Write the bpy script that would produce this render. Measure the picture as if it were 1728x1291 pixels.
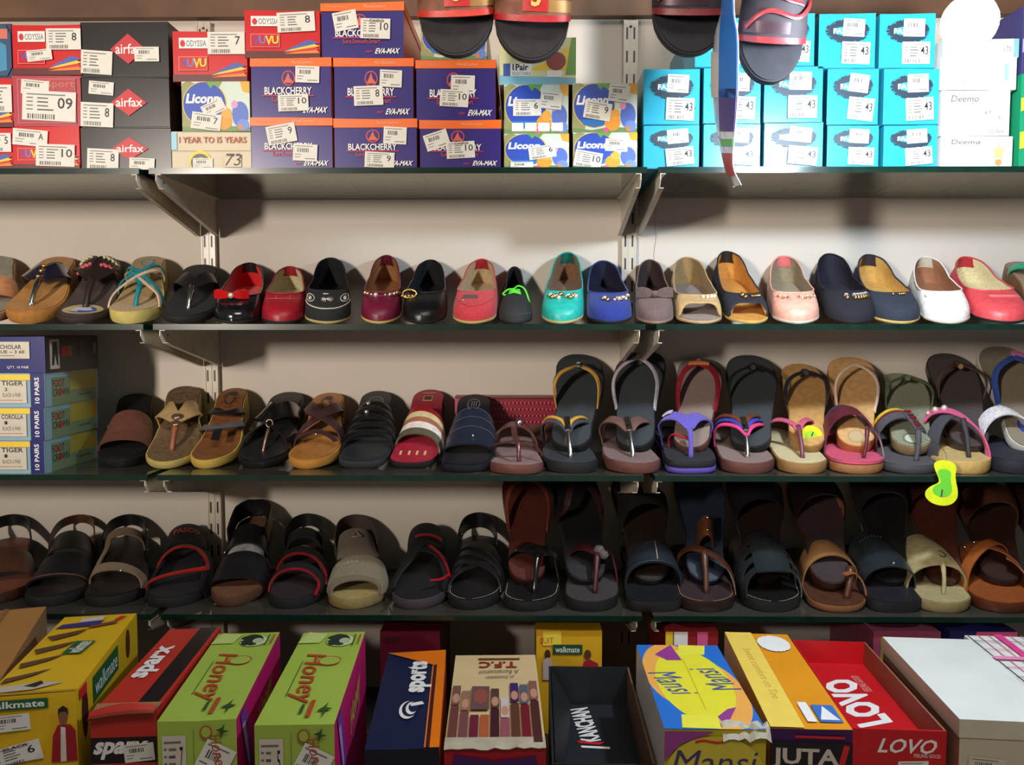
import bpy, math, random
import numpy as np
from mathutils import Vector, Matrix, Euler
random.seed(7)
for o in list(bpy.data.objects): bpy.data.objects.remove(o)
SC = bpy.context.scene
COL = SC.collection
E = 1.55            # eye height
F = 1450.0          # focal length in pixels of the 1728 px wide frame
CY = -1.40          # camera distance in front of the shelf edges
WALL = 0.287        # wall plane; shelf fronts are at y = 0
S1, S2, S3, S4, S5 = E+.2549, E+.0035, E-.2450, E-.4800, E-.72   # tops of the glass shelves
COUNTER = E-.66

# ---------------- camera, world, lamps, exposure ----------------
cam = bpy.data.cameras.new('camera'); camo = bpy.data.objects.new('camera', cam); COL.objects.link(camo)
cam.sensor_width = 36; cam.lens = F/1728*36; cam.clip_start = .05
camo.location = (0, CY, E)
camo.rotation_euler = (math.radians(90)-math.atan(95/F), 0, math.atan(16/F))
SC.camera = camo
CM = Euler(camo.rotation_euler).to_matrix()
def ray(px, py): return CM @ Vector(((px-864)/F, -(py-645.5)/F, -1))
def PY(px, py, y):
    r = ray(px, py); k = (y-CY)/r.y; return Vector((0, CY, E)) + r*k
def PZ(px, py, z):
    r = ray(px, py); k = (z-E)/r.z; return Vector((0, CY, E)) + r*k
CMT = CM.transposed()
CMTn = np.array(CMT)
def proj(P):
    P = np.atleast_2d(P) - np.array([0, CY, E]); c = P @ CMTn.T
    return np.stack([864+F*c[:,0]/-c[:,2], 645.5-F*c[:,1]/-c[:,2]], 1)

w = bpy.data.worlds.new('world'); SC.world = w; w.use_nodes = True
w.node_tree.nodes['Background'].inputs[0].default_value = (.80,.76,.70,1)
w.node_tree.nodes['Background'].inputs[1].default_value = .16
def lamp(kind, name, loc, energy, color, target=None, **k):
    l = bpy.data.lights.new(name, kind); l.energy = energy; l.color = color
    for a, v in k.items(): setattr(l, a, v)
    o = bpy.data.objects.new(name, l); o.location = loc; COL.objects.link(o)
    if target is not None:
        o.rotation_euler = (Vector(target)-Vector(loc)).to_track_quat('-Z','Y').to_euler()
    return o
# warm ceiling tube left of the camera, a cooler ceiling panel behind it
lamp('AREA','tube_light_left',(-1.45,-2.7,E+.42),67,(1,.89,.77),(-.1,.3,E-.02),shape='RECTANGLE',size=.14,size_y=.42)
lamp('AREA','ceiling_panel',(.2,-1.45,E+1.35),16,(1,.95,.88),(.1,.3,E-.1),shape='RECTANGLE',size=1.0,size_y=.5)
LAMP = Vector((PY(1636,38,-.40)))
SC.view_settings.view_transform = 'Standard'
SC.view_settings.look = 'None'
SC.view_settings.exposure = 0.0
SC.view_settings.gamma = 1.0
SC.view_settings.use_curve_mapping = False
SC.cycles.max_bounces = 8; SC.cycles.transparent_max_bounces = 16
SC.cycles.caustics_reflective = False; SC.cycles.caustics_refractive = False
SC.cycles.sample_clamp_indirect = 4

# ---------------- materials ----------------
def lin(c): return tuple(((v/255)/12.92 if v/255 <= .04045 else ((v/255+.055)/1.055)**2.4) for v in c)
MATS = {}
def M(name, c=None, rough=.5, metal=0, var=.12, scale=60, bump=0, coat=0, emit=0, bscale=None, sheen=0):
    if name in MATS: return MATS[name]
    m = bpy.data.materials.new(name); m.use_nodes = True; MATS[name] = m
    nt = m.node_tree; b = nt.nodes['Principled BSDF']
    col = lin(c)
    tc = nt.nodes.new('ShaderNodeTexCoord')
    n = nt.nodes.new('ShaderNodeTexNoise'); n.inputs['Scale'].default_value = scale; n.inputs['Detail'].default_value = 4
    nt.links.new(tc.outputs['Object'], n.inputs['Vector'])
    r = nt.nodes.new('ShaderNodeValToRGB')
    lo = tuple(v*(1-var) for v in col); hi = tuple(min(1, v*(1+var)) for v in col)
    r.color_ramp.elements[0].color = (*lo,1); r.color_ramp.elements[1].color = (*hi,1)
    r.color_ramp.elements[0].position = .3; r.color_ramp.elements[1].position = .7
    nt.links.new(n.outputs['Fac'], r.inputs[0]); nt.links.new(r.outputs[0], b.inputs['Base Color'])
    b.inputs['Roughness'].default_value = rough; b.inputs['Metallic'].default_value = metal
    if coat: b.inputs['Coat Weight'].default_value = coat; b.inputs['Coat Roughness'].default_value = .12
    if sheen: b.inputs['Sheen Weight'].default_value = sheen
    if bump:
        n2 = nt.nodes.new('ShaderNodeTexNoise'); n2.inputs['Scale'].default_value = bscale or scale*6; n2.inputs['Detail'].default_value = 3
        nt.links.new(tc.outputs['Object'], n2.inputs['Vector'])
        bp = nt.nodes.new('ShaderNodeBump'); bp.inputs['Strength'].default_value = bump; bp.inputs['Distance'].default_value = .001
        nt.links.new(n2.outputs['Fac'], bp.inputs['Height']); nt.links.new(bp.outputs[0], b.inputs['Normal'])
    if emit:
        b.inputs['Emission Color'].default_value = (*col,1); b.inputs['Emission Strength'].default_value = emit
    return m
_cc = {}
def leather(c, rough=.38): return M('leather_%d_%d_%d_%d'%(*c,rough*100), c, rough, var=.15, scale=90, bump=.35, bscale=700)
def suede(c): return M('suede_%d_%d_%d'%c, c, .9, var=.14, scale=200, bump=.3, sheen=.2 if max(c)>90 else 0)
def eva(c): return M('foam_%d_%d_%d'%c, c, .7, var=.08, scale=150, bump=.15)
def patent(c): return M('patent_%d_%d_%d'%c, c, .15, var=.05, coat=.6)
def card(c, rough=.38): return M('card_%d_%d_%d_%d'%(*c,rough*100), c, rough, var=.05, scale=14)
def ink(c): return M('ink_%d_%d_%d'%c, c, .45, var=.03)
GOLD = M('gold_metal', (225,178,110), .25, 1); SILV = M('silver_metal', (215,215,215), .22, 1); BRONZE = M('bronze_metal', (176,140,122), .3, .85)
GEM = M('rhinestone', (240,232,225), .12, .6)
PAPER = M('sticker_paper', (226,222,212), .6, var=.03); PAPERG = M('label_paper', (205,196,178), .55, var=.05)
BLK = ink((28,26,26)); GRY = ink((110,106,100))
KRAFT = M('kraft_card', (160,118,78), .8, var=.12, scale=40)

# ---------------- mesh builder ----------------
class MB:
    def __init__(s): s.v=[]; s.f=[]; s.m=[]; s.sm=[]; s.mats=[]
    def mi(s, mat):
        if mat not in s.mats: s.mats.append(mat)
        return s.mats.index(mat)
    def add(s, vs, fs, mat, smooth=False):
        b=len(s.v); s.v += [tuple(v) for v in vs]; k=s.mi(mat)
        for f in fs: s.f.append(tuple(i+b for i in f)); s.m.append(k); s.sm.append(smooth)
    def box(s, x0,y0,z0,x1,y1,z1, mat):
        vs=[(x0,y0,z0),(x1,y0,z0),(x1,y1,z0),(x0,y1,z0),(x0,y0,z1),(x1,y0,z1),(x1,y1,z1),(x0,y1,z1)]
        s.add(vs,[(0,3,2,1),(4,5,6,7),(0,1,5,4),(1,2,6,5),(2,3,7,6),(3,0,4,7)],mat)
    def prism(s, poly, d, mat):      # poly: 3D points, extruded by vector d
        n=len(poly); d=Vector(d); vs=[Vector(p) for p in poly]+[Vector(p)+d for p in poly]
        s.add(vs,[tuple(range(n)),tuple(reversed(range(n,2*n)))]+[(i,(i+1)%n+0,(i+1)%n+n,i+n)[::-1] for i in range(n)],mat)
    def grid(s, G, mat, smooth=True, closed=False, flip=False):
        G=np.asarray(G,float); n,m=G.shape[:2]; vs=G.reshape(-1,3)
        fs=[]
        for i in range(n-1):
            for j in range(m if closed else m-1):
                j2=(j+1)%m; q=(i*m+j,i*m+j2,(i+1)*m+j2,(i+1)*m+j); fs.append(q[::-1] if flip else q)
        s.add(vs,fs,mat,smooth)
    def thick(s, G, t, mat, smooth=True, mat2=None):     # a sheet with real thickness t, G is the outer skin
        G=np.asarray(G,float); du=np.gradient(G,axis=0); dv=np.gradient(G,axis=1)
        N=np.cross(du,dv); N/= (np.linalg.norm(N,axis=2,keepdims=True)+1e-12)
        I=G-N*t; s.grid(G,mat,smooth); s.grid(I,mat2 or mat,smooth,flip=True)
        for a,b,fl in ((G[0],I[0],0),(G[-1],I[-1],1),(G[:,0],I[:,0],1),(G[:,-1],I[:,-1],0)):
            s.grid([a,b],mat,smooth=False,flip=bool(fl)^True)
    def tube(s, pts, r, mat, n=8, closed=False):
        P=np.asarray(pts,float); k=len(P)
        T=(np.roll(P,-1,0)-np.roll(P,1,0)) if closed else np.gradient(P,axis=0)
        T/= (np.linalg.norm(T,axis=1,keepdims=True)+1e-12)
        up=np.array([0,0,1.]); 
        if abs(T[0]@up)>.9: up=np.array([1.,0,0])
        G=[]
        rr = r if hasattr(r,'__len__') else [r]*k
        for i in range(k):
            a=np.cross(T[i],up); a/=np.linalg.norm(a)+1e-12; b=np.cross(a,T[i]); up=b
            G.append([P[i]+rr[i]*(math.cos(q)*a+math.sin(q)*b) for q in np.linspace(0,2*math.pi,n,endpoint=False)])
        if closed: G.append(G[0])
        s.grid(G,mat,True,closed=True)
        if not closed:
            c=len(s.v)-k*n; s.add([],[],mat)
            s.f.append(tuple(c+i for i in range(n))[::-1]); s.f.append(tuple(len(s.v)-n+i for i in range(n)))
            for _ in range(2): s.m.append(s.mi(mat)); s.sm.append(False)
    def ball(s, c, r, mat, seg=8, sc=(1,1,1)):
        G=[]
        for i in range(seg//2+1):
            th=math.pi*i/(seg//2)
            G.append([(c[0]+sc[0]*r*math.sin(th)*math.cos(p),c[1]+sc[1]*r*math.sin(th)*math.sin(p),c[2]+sc[2]*r*math.cos(th)) for p in np.linspace(0,2*math.pi,seg,endpoint=False)])
        s.grid(G,mat,True,closed=True,flip=True)
    def obj(s, name, parent=None, bevel=0):
        me=bpy.data.meshes.new(name); me.from_pydata(s.v,[],s.f)
        for m in s.mats: me.materials.append(m)
        me.polygons.foreach_set('material_index',s.m); me.polygons.foreach_set('use_smooth',s.sm); me.update()
        o=bpy.data.objects.new(name,me); COL.objects.link(o)
        if parent is not None: o.parent=parent
        if bevel:
            b=o.modifiers.new('bevel','BEVEL'); b.width=bevel; b.segments=2; b.limit_method='ANGLE'
        return o
def tag(o,label=None,cat=None,group=None,kind=None):
    if label: o['label']=label
    if cat: o['category']=cat
    if group: o['group']=group
    if kind: o['kind']=kind
    return o
def thing(name,label,cat,loc=(0,0,0),group=None):
    o=bpy.data.objects.new(name,None); COL.objects.link(o); o.location=loc; o.empty_display_size=.02
    return tag(o,label,cat,group)
def dup(root,label,group=None):
    r=root.copy(); COL.objects.link(r); r['label']=label
    if group: r['group']=group
    for ch in list(root.children):
        c=ch.copy(); COL.objects.link(c); c.parent=r
        for g in ch.children: d=g.copy(); COL.objects.link(d); d.parent=c
    return r
def smooth(P,n=6,closed=False):          # Catmull-Rom
    P=[np.array(p,float) for p in P]; out=[]; k=len(P)
    for i in range(k if closed else k-1):
        if closed: a,b,c,d=P[(i-1)%k],P[i],P[(i+1)%k],P[(i+2)%k]
        else: a=P[i-1] if i>0 else 2*P[0]-P[1]; b,c=P[i],P[i+1]; d=P[i+2] if i+2<k else 2*P[-1]-P[-2]
        for t in np.linspace(0,1,n,endpoint=False):
            out.append(.5*((2*b)+(-a+c)*t+(2*a-5*b+4*c-d)*t*t+(-a+3*b-3*c+d)*t**3))
    if not closed: out.append(P[-1])
    return np.array(out)

# ---------------- the setting ----------------
def wallmat():
    m=M('painted_wall',(212,202,190),.75,var=.04,scale=3,bump=.25,bscale=90); return m
mb=MB(); mb.box(-2.2,WALL,0,2.2,WALL+.1,E+1.5,wallmat()); wl=mb.obj('wall_back'); tag(wl,kind='structure')
mb=MB(); mb.box(-2.2,-3,-.05,2.2,WALL+.1,0,M('floor_tile',(150,140,128),.4,scale=8)); tag(mb.obj('floor'),kind='structure')
mb=MB(); mb.box(-3.2,-1.62,0,1.2,-1.52,E+.075,wallmat()); tag(mb.obj('light_blocker'),kind='structure')   # unseen slab behind the viewer, added to block tube light from the lower shelves
# timber pelmet above the uprights
WOOD=M('brown_wood',(104,72,50),.6,var=.25,scale=9,bump=.2)
zc=PY(860,27,WALL-.02).z
mb=MB(); mb.box(-2.2,WALL-.022,zc,2.2,WALL,zc+.6,WOOD); tag(mb.obj('trim_1'),kind='structure')
# fine crack in the paint
mb=MB(); mb.tube([tuple(PY(x,y,WALL-.0002)) for x,y in ((1103,330),(1106,350),(1104,375),(1107,400),(1103,430),(1104,450))],.0004,ink((120,105,92)),5)
tag(mb.obj('wall_crack',wl))

def glassmat():
    m=bpy.data.materials.new('shelf_glass'); m.use_nodes=True; nt=m.node_tree; nt.nodes.clear()
    o=nt.nodes.new('ShaderNodeOutputMaterial'); t=nt.nodes.new('ShaderNodeBsdfTransparent'); g=nt.nodes.new('ShaderNodeBsdfGlossy')
    d=nt.nodes.new('ShaderNodeBsdfDiffuse'); n=nt.nodes.new('ShaderNodeTexNoise'); n.inputs['Scale'].default_value=7
    d.inputs[0].default_value=(.36,.33,.27,1); t.inputs[0].default_value=(.78,.86,.80,1)
    g.inputs['Roughness'].default_value=.06; g.inputs[0].default_value=(.92,.97,.93,1)
    fr=nt.nodes.new('ShaderNodeFresnel'); fr.inputs[0].default_value=1.85
    m1=nt.nodes.new('ShaderNodeMixShader'); m2=nt.nodes.new('ShaderNodeMixShader')
    mp=nt.nodes.new('ShaderNodeMapRange'); mp.inputs[3].default_value=.06; mp.inputs[4].default_value=.24
    nt.links.new(n.outputs['Fac'],mp.inputs[0]); nt.links.new(mp.outputs[0],m1.inputs[0])
    nt.links.new(t.outputs[0],m1.inputs[1]); nt.links.new(d.outputs[0],m1.inputs[2])
    nt.links.new(fr.outputs[0],m2.inputs[0]); nt.links.new(m1.outputs[0],m2.inputs[1]); nt.links.new(g.outputs[0],m2.inputs[2])
    nt.links.new(m2.outputs[0],o.inputs[0]); return m
GLASS=glassmat(); GEDGE=M('glass_edge',(12,38,30),.2,var=.3,scale=30,coat=.2)
def shelf(x0,x1,z,label,name='glass_shelf'):
    mb=MB(); h=.0095; y1=WALL-.014
    vs=[(x0,0,z-h),(x1,0,z-h),(x1,y1,z-h),(x0,y1,z-h),(x0,0,z),(x1,0,z),(x1,y1,z),(x0,y1,z)]
    mb.add(vs,[(0,3,2,1),(4,5,6,7)],GLASS); mb.add(vs,[(0,1,5,4),(1,2,6,5),(2,3,7,6),(3,0,4,7)],GEDGE)
    return tag(mb.obj(name),label,'shelf','glass shelves on the wall brackets')
PL=PY(352,440,WALL-.012).x; PR=PY(1061,440,WALL-.012).x
XL,XR=-1.25,1.25
rows=[(S1,'top','under the stacked shoe boxes'),(S2,'second','under the row of ballet flats'),(S3,'third','under the row of slippers'),(S4,'fourth','under the dark men\'s sandals'),(S5,'lowest','behind the counter boxes')]
for z,nm,wh in rows:
    shelf(XL,PL-.010,z,'left pane of the %s glass shelf, %s'%(nm,wh))
    shelf(PL+.006,PR-.006,z,'middle pane of the %s glass shelf, %s'%(nm,wh))
    shelf(PR+.012,XR,z,'right pane of the %s glass shelf, %s'%(nm,wh))
METAL=M('cream_enamel',(206,196,178),.35,var=.14,scale=25,coat=.2); RUST=ink((105,66,42)); SLOT=ink((18,16,15))
def post(x,label):
    t=thing('slotted_upright',label,'wall upright',(x,WALL,COUNTER),'slotted wall uprights')
    mb=MB(); zt=PY(1060,38,WALL).z-COUNTER; w=.0135
    mb.box(-w,-.012,0,w,0,zt,METAL); mb.box(-w,-.0135,0,-w+.003,-.012,zt,METAL); mb.box(w-.003,-.0135,0,w,-.012,zt,METAL); mb.box(-.0015,-.0132,0,.0015,-.012,zt,METAL)
    z=.03
    while z<zt-.03:
        for s in (-1,1): mb.box(s*.0068-.0017,-.0122,z,s*.0068+.0017,-.0118,z+.022,SLOT)
        z+=.0435
    mb.obj('channel',t)
    mb=MB(); mb.ball((0,-.012,zt-.012),.003,RUST); mb.obj('screw',t); return t
post(PL,'left slotted cream metal upright on the wall'); post(PR,'right slotted cream metal upright on the wall')
def arm(x,z,side,label):
    # tapered pressed-steel arm: side plate, folded top flange and folded lower lip
    t=thing('shelf_bracket',label,'shelf bracket',(x,WALL-.012,z-.0095),'steel shelf brackets')
    L=WALL-.014; mb=MB(); th=.0016
    poly=[(0,0,0),(0,-L,0),(0,-L-.001,-.010),(0,-L+.012,-.022),(0,-.004,-.072),(0,0,-.072)]
    mb.prism(poly,(th*side,0,0),METAL); mb.obj('side_plate',t,bevel=.0006)
    mb=MB(); x0,x1=sorted((0,side*.009)); mb.box(x0,-L,-.0014,x1,0,0,METAL); mb.obj('top_flange',t)
    mb=MB(); mb.prism([(0,-L+.012,-.022),(side*.008,-L+.012,-.022),(side*.008,-.004,-.072),(0,-.004,-.072)],(0,.0012,.0012),METAL); mb.obj('lower_lip',t)
    mb=MB(); mb.ball((side*th,-L+.03,-.009),.003,RUST,sc=(.25,1,1)); mb.obj('rust_spot',t)
    return t
for z,nm,wh in rows:
    for px,pn in ((PL,'left'),(PR,'right')):
        for s,sn in ((-1,'left-hand'),(1,'right-hand')):
            arm(px+s*.0125+(.003 if s>0 else -.002),z,s,'%s arm of the %s upright\'s bracket under the %s shelf'%(sn,pn,nm))
# counter in front carrying the big boxes
mb=MB(); mb.box(-1.3,-.50,COUNTER-.03,1.3,-.045,COUNTER,WOOD); mb.box(-1.27,-.47,0,1.27,-.08,COUNTER-.03,M('cabinet_board',(96,70,52),.6,scale=12))
tag(mb.obj('counter'),'brown wooden counter under the front row of shoe boxes','counter')
# bare globe lamp hanging at the upper right
lt=thing('hanging_lamp','glowing white globe lamp hanging at the upper right','lamp',LAMP)
mb=MB(); mb.ball((0,0,0),.030,M('lamp_globe',(222,240,255),.4,emit=620),seg=24); g=mb.obj('globe',lt)
mb=MB(); mb.tube([(0,0,.030),(0,0,.075)],.014,M('lamp_socket',(235,235,235),.4),12); mb.obj('socket',lt)
mb=MB(); mb.tube([(0,0,.07),(0,0,E+1.5-LAMP.z)],.0025,ink((220,220,220)),6); mb.obj('cord',lt)
# ---------------- lettering and print helpers ----------------
_tx={}; BARS=ink((84,80,76))
def textmesh(s, bold=0):
    k=(s,bold)
    if k in _tx: return _tx[k]
    c=bpy.data.curves.new('t','FONT'); c.body=s; c.resolution_u=2; c.offset=bold
    o=bpy.data.objects.new('t',c); COL.objects.link(o); dg=bpy.context.evaluated_depsgraph_get(); dg.update()
    me=bpy.data.meshes.new_from_object(o.evaluated_get(dg)); bpy.data.objects.remove(o); bpy.data.curves.remove(c)
    v=np.array([tuple(x.co) for x in me.vertices]); f=[tuple(p.vertices) for p in me.polygons]; bpy.data.meshes.remove(me)
    mn=v.min(0); mx=v.max(0); v=(v-mn)/(mx-mn+1e-9); v[:,2]=0
    _tx[k]=(v,f); return _tx[k]
class Face:
    """a flat face of a box: origin o, unit axes a (right), b (up), n (outward), size w x h; all art is placed in 0..1"""
    def __init__(s,o,a,b,w,h):
        s.o=Vector(o); s.a=Vector(a).normalized(); s.b=Vector(b).normalized(); s.n=s.a.cross(s.b); s.w=w; s.h=h; s.L=.0003; s.mb=MB()
    def pt(s,u,v,k=0): return s.o+s.a*(u*s.w)+s.b*(v*s.h)+s.n*k
    def poly(s,pts,mat,mb=None):
        mb=mb or s.mb; s.L+=.00007; q=[s.pt(min(max(u,0),1),min(max(v,0),1),s.L) for u,v in pts]; mb.add(q,[tuple(range(len(q)))],mat)
    def rect(s,u0,v0,u1,v1,mat,rot=0,mb=None):
        c=((u0+u1)/2*s.w,(v0+v1)/2*s.h); W=(u1-u0)*s.w/2; H=(v1-v0)*s.h/2; a=math.radians(rot)
        s.poly([((c[0]+x*math.cos(a)-y*math.sin(a))/s.w,(c[1]+x*math.sin(a)+y*math.cos(a))/s.h) for x,y in ((-W,-H),(W,-H),(W,H),(-W,H))],mat,mb)
    def ell(s,u,v,ru,rv,mat,n=28,jit=0,mb=None,a0=0,a1=360,rot=0):
        rr=random.Random(5); P=[]; ro=math.radians(rot)
        for i in range(n):
            q=math.radians(a0+(a1-a0)*i/(n if a1-a0==360 else n-1)); k=1+(rr.uniform(-jit,jit) if i%2 else jit*.8)
            x=ru*k*math.cos(q)*s.w; y=rv*k*math.sin(q)*s.h
            P.append((u+(x*math.cos(ro)-y*math.sin(ro))/s.w,v+(x*math.sin(ro)+y*math.cos(ro))/s.h))
        s.poly(P,mat,mb)
    def text(s,t,u0,v0,u1,v1,mat,rot=0,shear=0,bold=0,mb=None,arc=0):
        mb=mb or s.mb; v,f=textmesh(t,bold); s.L+=.00007
        W=(u1-u0)*s.w; H=(v1-v0)*s.h; a=math.radians(rot); cx=(u0+u1)/2*s.w; cy=(v0+v1)/2*s.h; out=[]
        for p in v:
            x=(p[0]-.5)*W+shear*(p[1]-.5)*H; y=(p[1]-.5)*H + arc*H*(4*(p[0]-.5)**2)
            X=cx+x*math.cos(a)-y*math.sin(a); Y=cy+x*math.sin(a)+y*math.cos(a)
            out.append(s.o+s.a*X+s.b*Y+s.n*s.L)
        mb.add(out,f,mat)
    def sticker(s,parent,u0,v0,u1,v1,rot=0,num=None,word=None,kind=0,mat=None,clip=True):
        """small white price sticker with bars and print lines, a part of its own"""
        mb=MB(); c=Vector(((u0+u1)/2*s.w,(v0+v1)/2*s.h,0)); W=(u1-u0)*s.w; H=(v1-v0)*s.h; a=math.radians(rot)
        s.L+=.0003; L0=s.L
        def q(x,y,k):
            X=(x-.5)*W; Y=(y-.5)*H; X,Y=c.x+X*math.cos(a)-Y*math.sin(a),c.y+X*math.sin(a)+Y*math.cos(a)
            if clip: X=min(max(X,-.0005),s.w+.0005); Y=min(max(Y,0),s.h)
            return s.o+s.a*X+s.b*Y+s.n*k
        def r(x0,y0,x1,y1,m,k=.0001): mb.add([q(x0,y0,L0+k),q(x1,y0,L0+k),q(x1,y1,L0+k),q(x0,y1,L0+k)],[(0,1,2,3)],m)
        r(0,0,1,1,mat or PAPER,0); rr=random.Random(int(u0*999+v0*77+W*1e5))
        r(.08,.86,.8,.90,GRY)
        if kind==0:      # small barcode in the middle
            x=.18
            while x<.62: 
                ww=rr.choice((.02,.035,.05)); r(x,.52,x+ww,.76,BARS); x+=ww+rr.choice((.015,.03))
            r(.08,.36,.34,.40,GRY); r(.5,.12,.92,.17,GRY); r(.08,.2,.3,.24,GRY)
        else:            # long label: text lines, number at right, bar strip at the bottom
            for k in range(4):
                r(.08,.74-.13*k,.20,.78-.13*k,GRY); r(.28,.73-.13*k,.28+rr.uniform(.2,.32),.78-.13*k,BARS if k%2 else GRY)
            x=.1
            while x<.62:
                ww=rr.choice((.015,.03)); r(x,.05,x+ww,.22,BARS); x+=ww+.02
        def tx(t,x0,y0,x1,y1):
            v,f=textmesh(t,.01); mb.add([q(x0+p[0]*(x1-x0),y0+p[1]*(y1-y0),L0+.0002) for p in v],f,BLK)
        if num: tx(num,.66 if len(num)>1 else .74,.42,.94 if len(num)>1 else .88,.80)
        if word: tx(word,.3,.80,.78,.97)
        s.L+=.0003
        return mb.obj('price_sticker',parent)
    def done(s,parent,name='print'):
        if s.mb.v: return s.mb.obj(name,parent)

def boxobj(name,label,w,l,h,loc,rz,mats,lid=None,lidmat=None,group=None,wear=.0012,topmats=None,cat='shoe box'):
    """closed carton: thing > body, lid.  mats: front, top, left, right, back"""
    t=thing(name,label,cat,loc,group); t.rotation_euler=(0,0,rz)
    fr,tp,lf,rt,bk=mats; hb=h-(lid or 0)
    def shell(x0,x1,y0,y1,z0,z1,top,f,l_,r_,b_,nm):
        mb=MB(); rr=random.Random(int(abs(loc[0])*1e4)+int(loc[2]*1e3)); j=lambda:rr.uniform(-wear,wear)
        # slightly slumped carton: front edge midpoint sags a little
        xm=(x0+x1)/2; V=[(x0,y0,z0),(x1,y0,z0),(x1,y1,z0),(x0,y1,z0),(x0,y0,z1+j()),(x1,y0,z1+j()),(x1,y1,z1),(x0,y1,z1),(xm,y0,z1-abs(j())*.8),(xm,y1,z1)]
        mb.add(V,[(0,1,5,8,4)],f); mb.add(V,[(4,8,9,7),(8,5,6,9)],top); mb.add(V,[(0,4,7,3)],l_); mb.add(V,[(1,2,6,5)],r_); mb.add(V,[(3,7,9,6,2)],b_); mb.add(V,[(0,3,2,1)],b_)
        return mb.obj(nm,t)
    shell(-w/2,w/2,0,l,0,hb if lid else h,tp,fr,lf,rt,bk,'body')
    if lid:
        e=.0012; shell(-w/2-e,w/2+e,-e,l+e,hb,h,lidmat[1],lidmat[0],lidmat[0],lidmat[0],lidmat[0],'lid')
    off=.0016
    t_front=Face((-w/2,-off,0),(1,0,0),(0,0,1),w,h)
    return t,t_front
def sidefaces(w,l,h,off=.0012):
    return dict(top=Face((-w/2,0,h+off),(1,0,0),(0,1,0),w,l),right=Face((w/2+off*.6,0,0),(0,1,0),(0,0,1),l,h),left=Face((-w/2-off*.6,l,0),(0,-1,0),(0,0,1),l,h))
def seal(t):     # give the box root a footprint and keep everything under it
    return t

RED=card((205,22,26),.3); DRED=card((92,14,22)); PINKR=card((176,52,66)); BLACKC=card((30,24,26),.28); NAVY=card((52,38,118),.28); ORNG=card((240,108,26),.35)
TEAL=card((44,160,190),.30); DTEAL=card((20,96,120)); WHITEC=card((226,226,220),.4); CREAM=card((214,200,172),.5)
W_=ink((238,234,230)); YEL=ink((238,200,52)); BLU=ink((40,78,190)); DBLU=ink((34,48,128)); GRN=ink((106,160,66)); ORI=ink((236,128,34)); REDI=ink((206,36,40)); PURP=ink((112,62,150)); LBL=ink((150,200,220)); PNK=ink((222,90,140))
SX={}
def px2(r,y): # pixel rect -> world x0,x1,z0,z1 on plane y
    a=PY(r[0],r[3],y); b=PY(r[2],r[1],y); return a.x,b.x,a.z,b.z
def sbox(label,r,zb,art,mats,y=.018,l=.24,lid=None,lidmat=None,group=None,rz=0,name='shoe_box',h=None,cat='shoe box',**kw):
    x0,x1,z0,z1=px2(r,y); hh=h or (z1-zb)
    t,f=boxobj(name,label,(x1-x0)*.985,l,hh,((x0+x1)/2,y,zb),math.radians(rz),mats,lid,lidmat,group,**kw)
    art(t,f,r); f.done(t); return zb+hh
def U(r): # pixel -> face coordinate helper
    return lambda x,y:((x-r[0])/(r[2]-r[0]),(r[3]-y)/(r[3]-r[1]))

# ---- kinds of box art ----
def art_vuvu(stk):
    def a(t,f,r):
        f.rect(0,0,1,.14,DRED)
        f.rect(.09,.66,.48,.87,W_); f.ell(.14,.76,.03,.06,REDI,n=8,jit=.3); f.text('ODYSSIA',.19,.70,.46,.82,ink((60,58,66)))
        f.rect(.08,.22,.47,.50,ink((226,120,110))); f.rect(.09,.235,.46,.485,RED)
        for k,(ch,m) in enumerate((('V',PURP),('U',ink((90,120,200))),('V',YEL),('U',ink((200,210,70))))): f.text(ch,.11+.085*k,.27+.02*(k%2),.20+.085*k,.46,m,bold=.03)
        for k,m in enumerate((ORI,REDI,YEL,ink((70,90,170)))): f.poly([(.52,.08+.02*k),(1.0,.10+.07*k),(.94-.03*k,.20+.06*k)],m)
        stk(t,f)
    return a
def art_airfax(stk):
    def a(t,f,r):
        f.poly([(.34,.5),(.545,.24),(.75,.5),(.545,.78)],ink((196,24,40))); f.text('airfax',.40,.42,.70,.60,W_,bold=.01)
        f.rect(.02,.02,.98,.03,ink((70,56,50))); stk(t,f)
    return a
def art_cherry(stk,slog=True):
    def a(t,f,r):
        f.text('MoreBetter',.06,.90,.3,.95,ink((236,150,100))); f.text('MoreComfort',.52,.90,.78,.95,ink((240,190,150)))
        f.ell(.47,.66,.085,.13,ink((196,60,48))); f.ell(.47,.66,.07,.11,NAVY); f.poly([(.41,.58),(.44,.66),(.47,.76),(.49,.66),(.54,.58)],ink((216,90,50)))
        f.text('BLACKCHERRY',.17,.38,.76,.51,W_,bold=.02); f.rect(.14,.355,.79,.37,REDI)
        f.text('Sure.Smooth.Smart',.26,.26,.72,.34,ink((190,50,60)),bold=.01)
        f.text('EVA-MAX',.66,.07,.95,.17,W_,shear=.35,bold=.03); f.text('super',.54,.08,.62,.13,REDI)
        stk(t,f)
    return a
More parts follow.
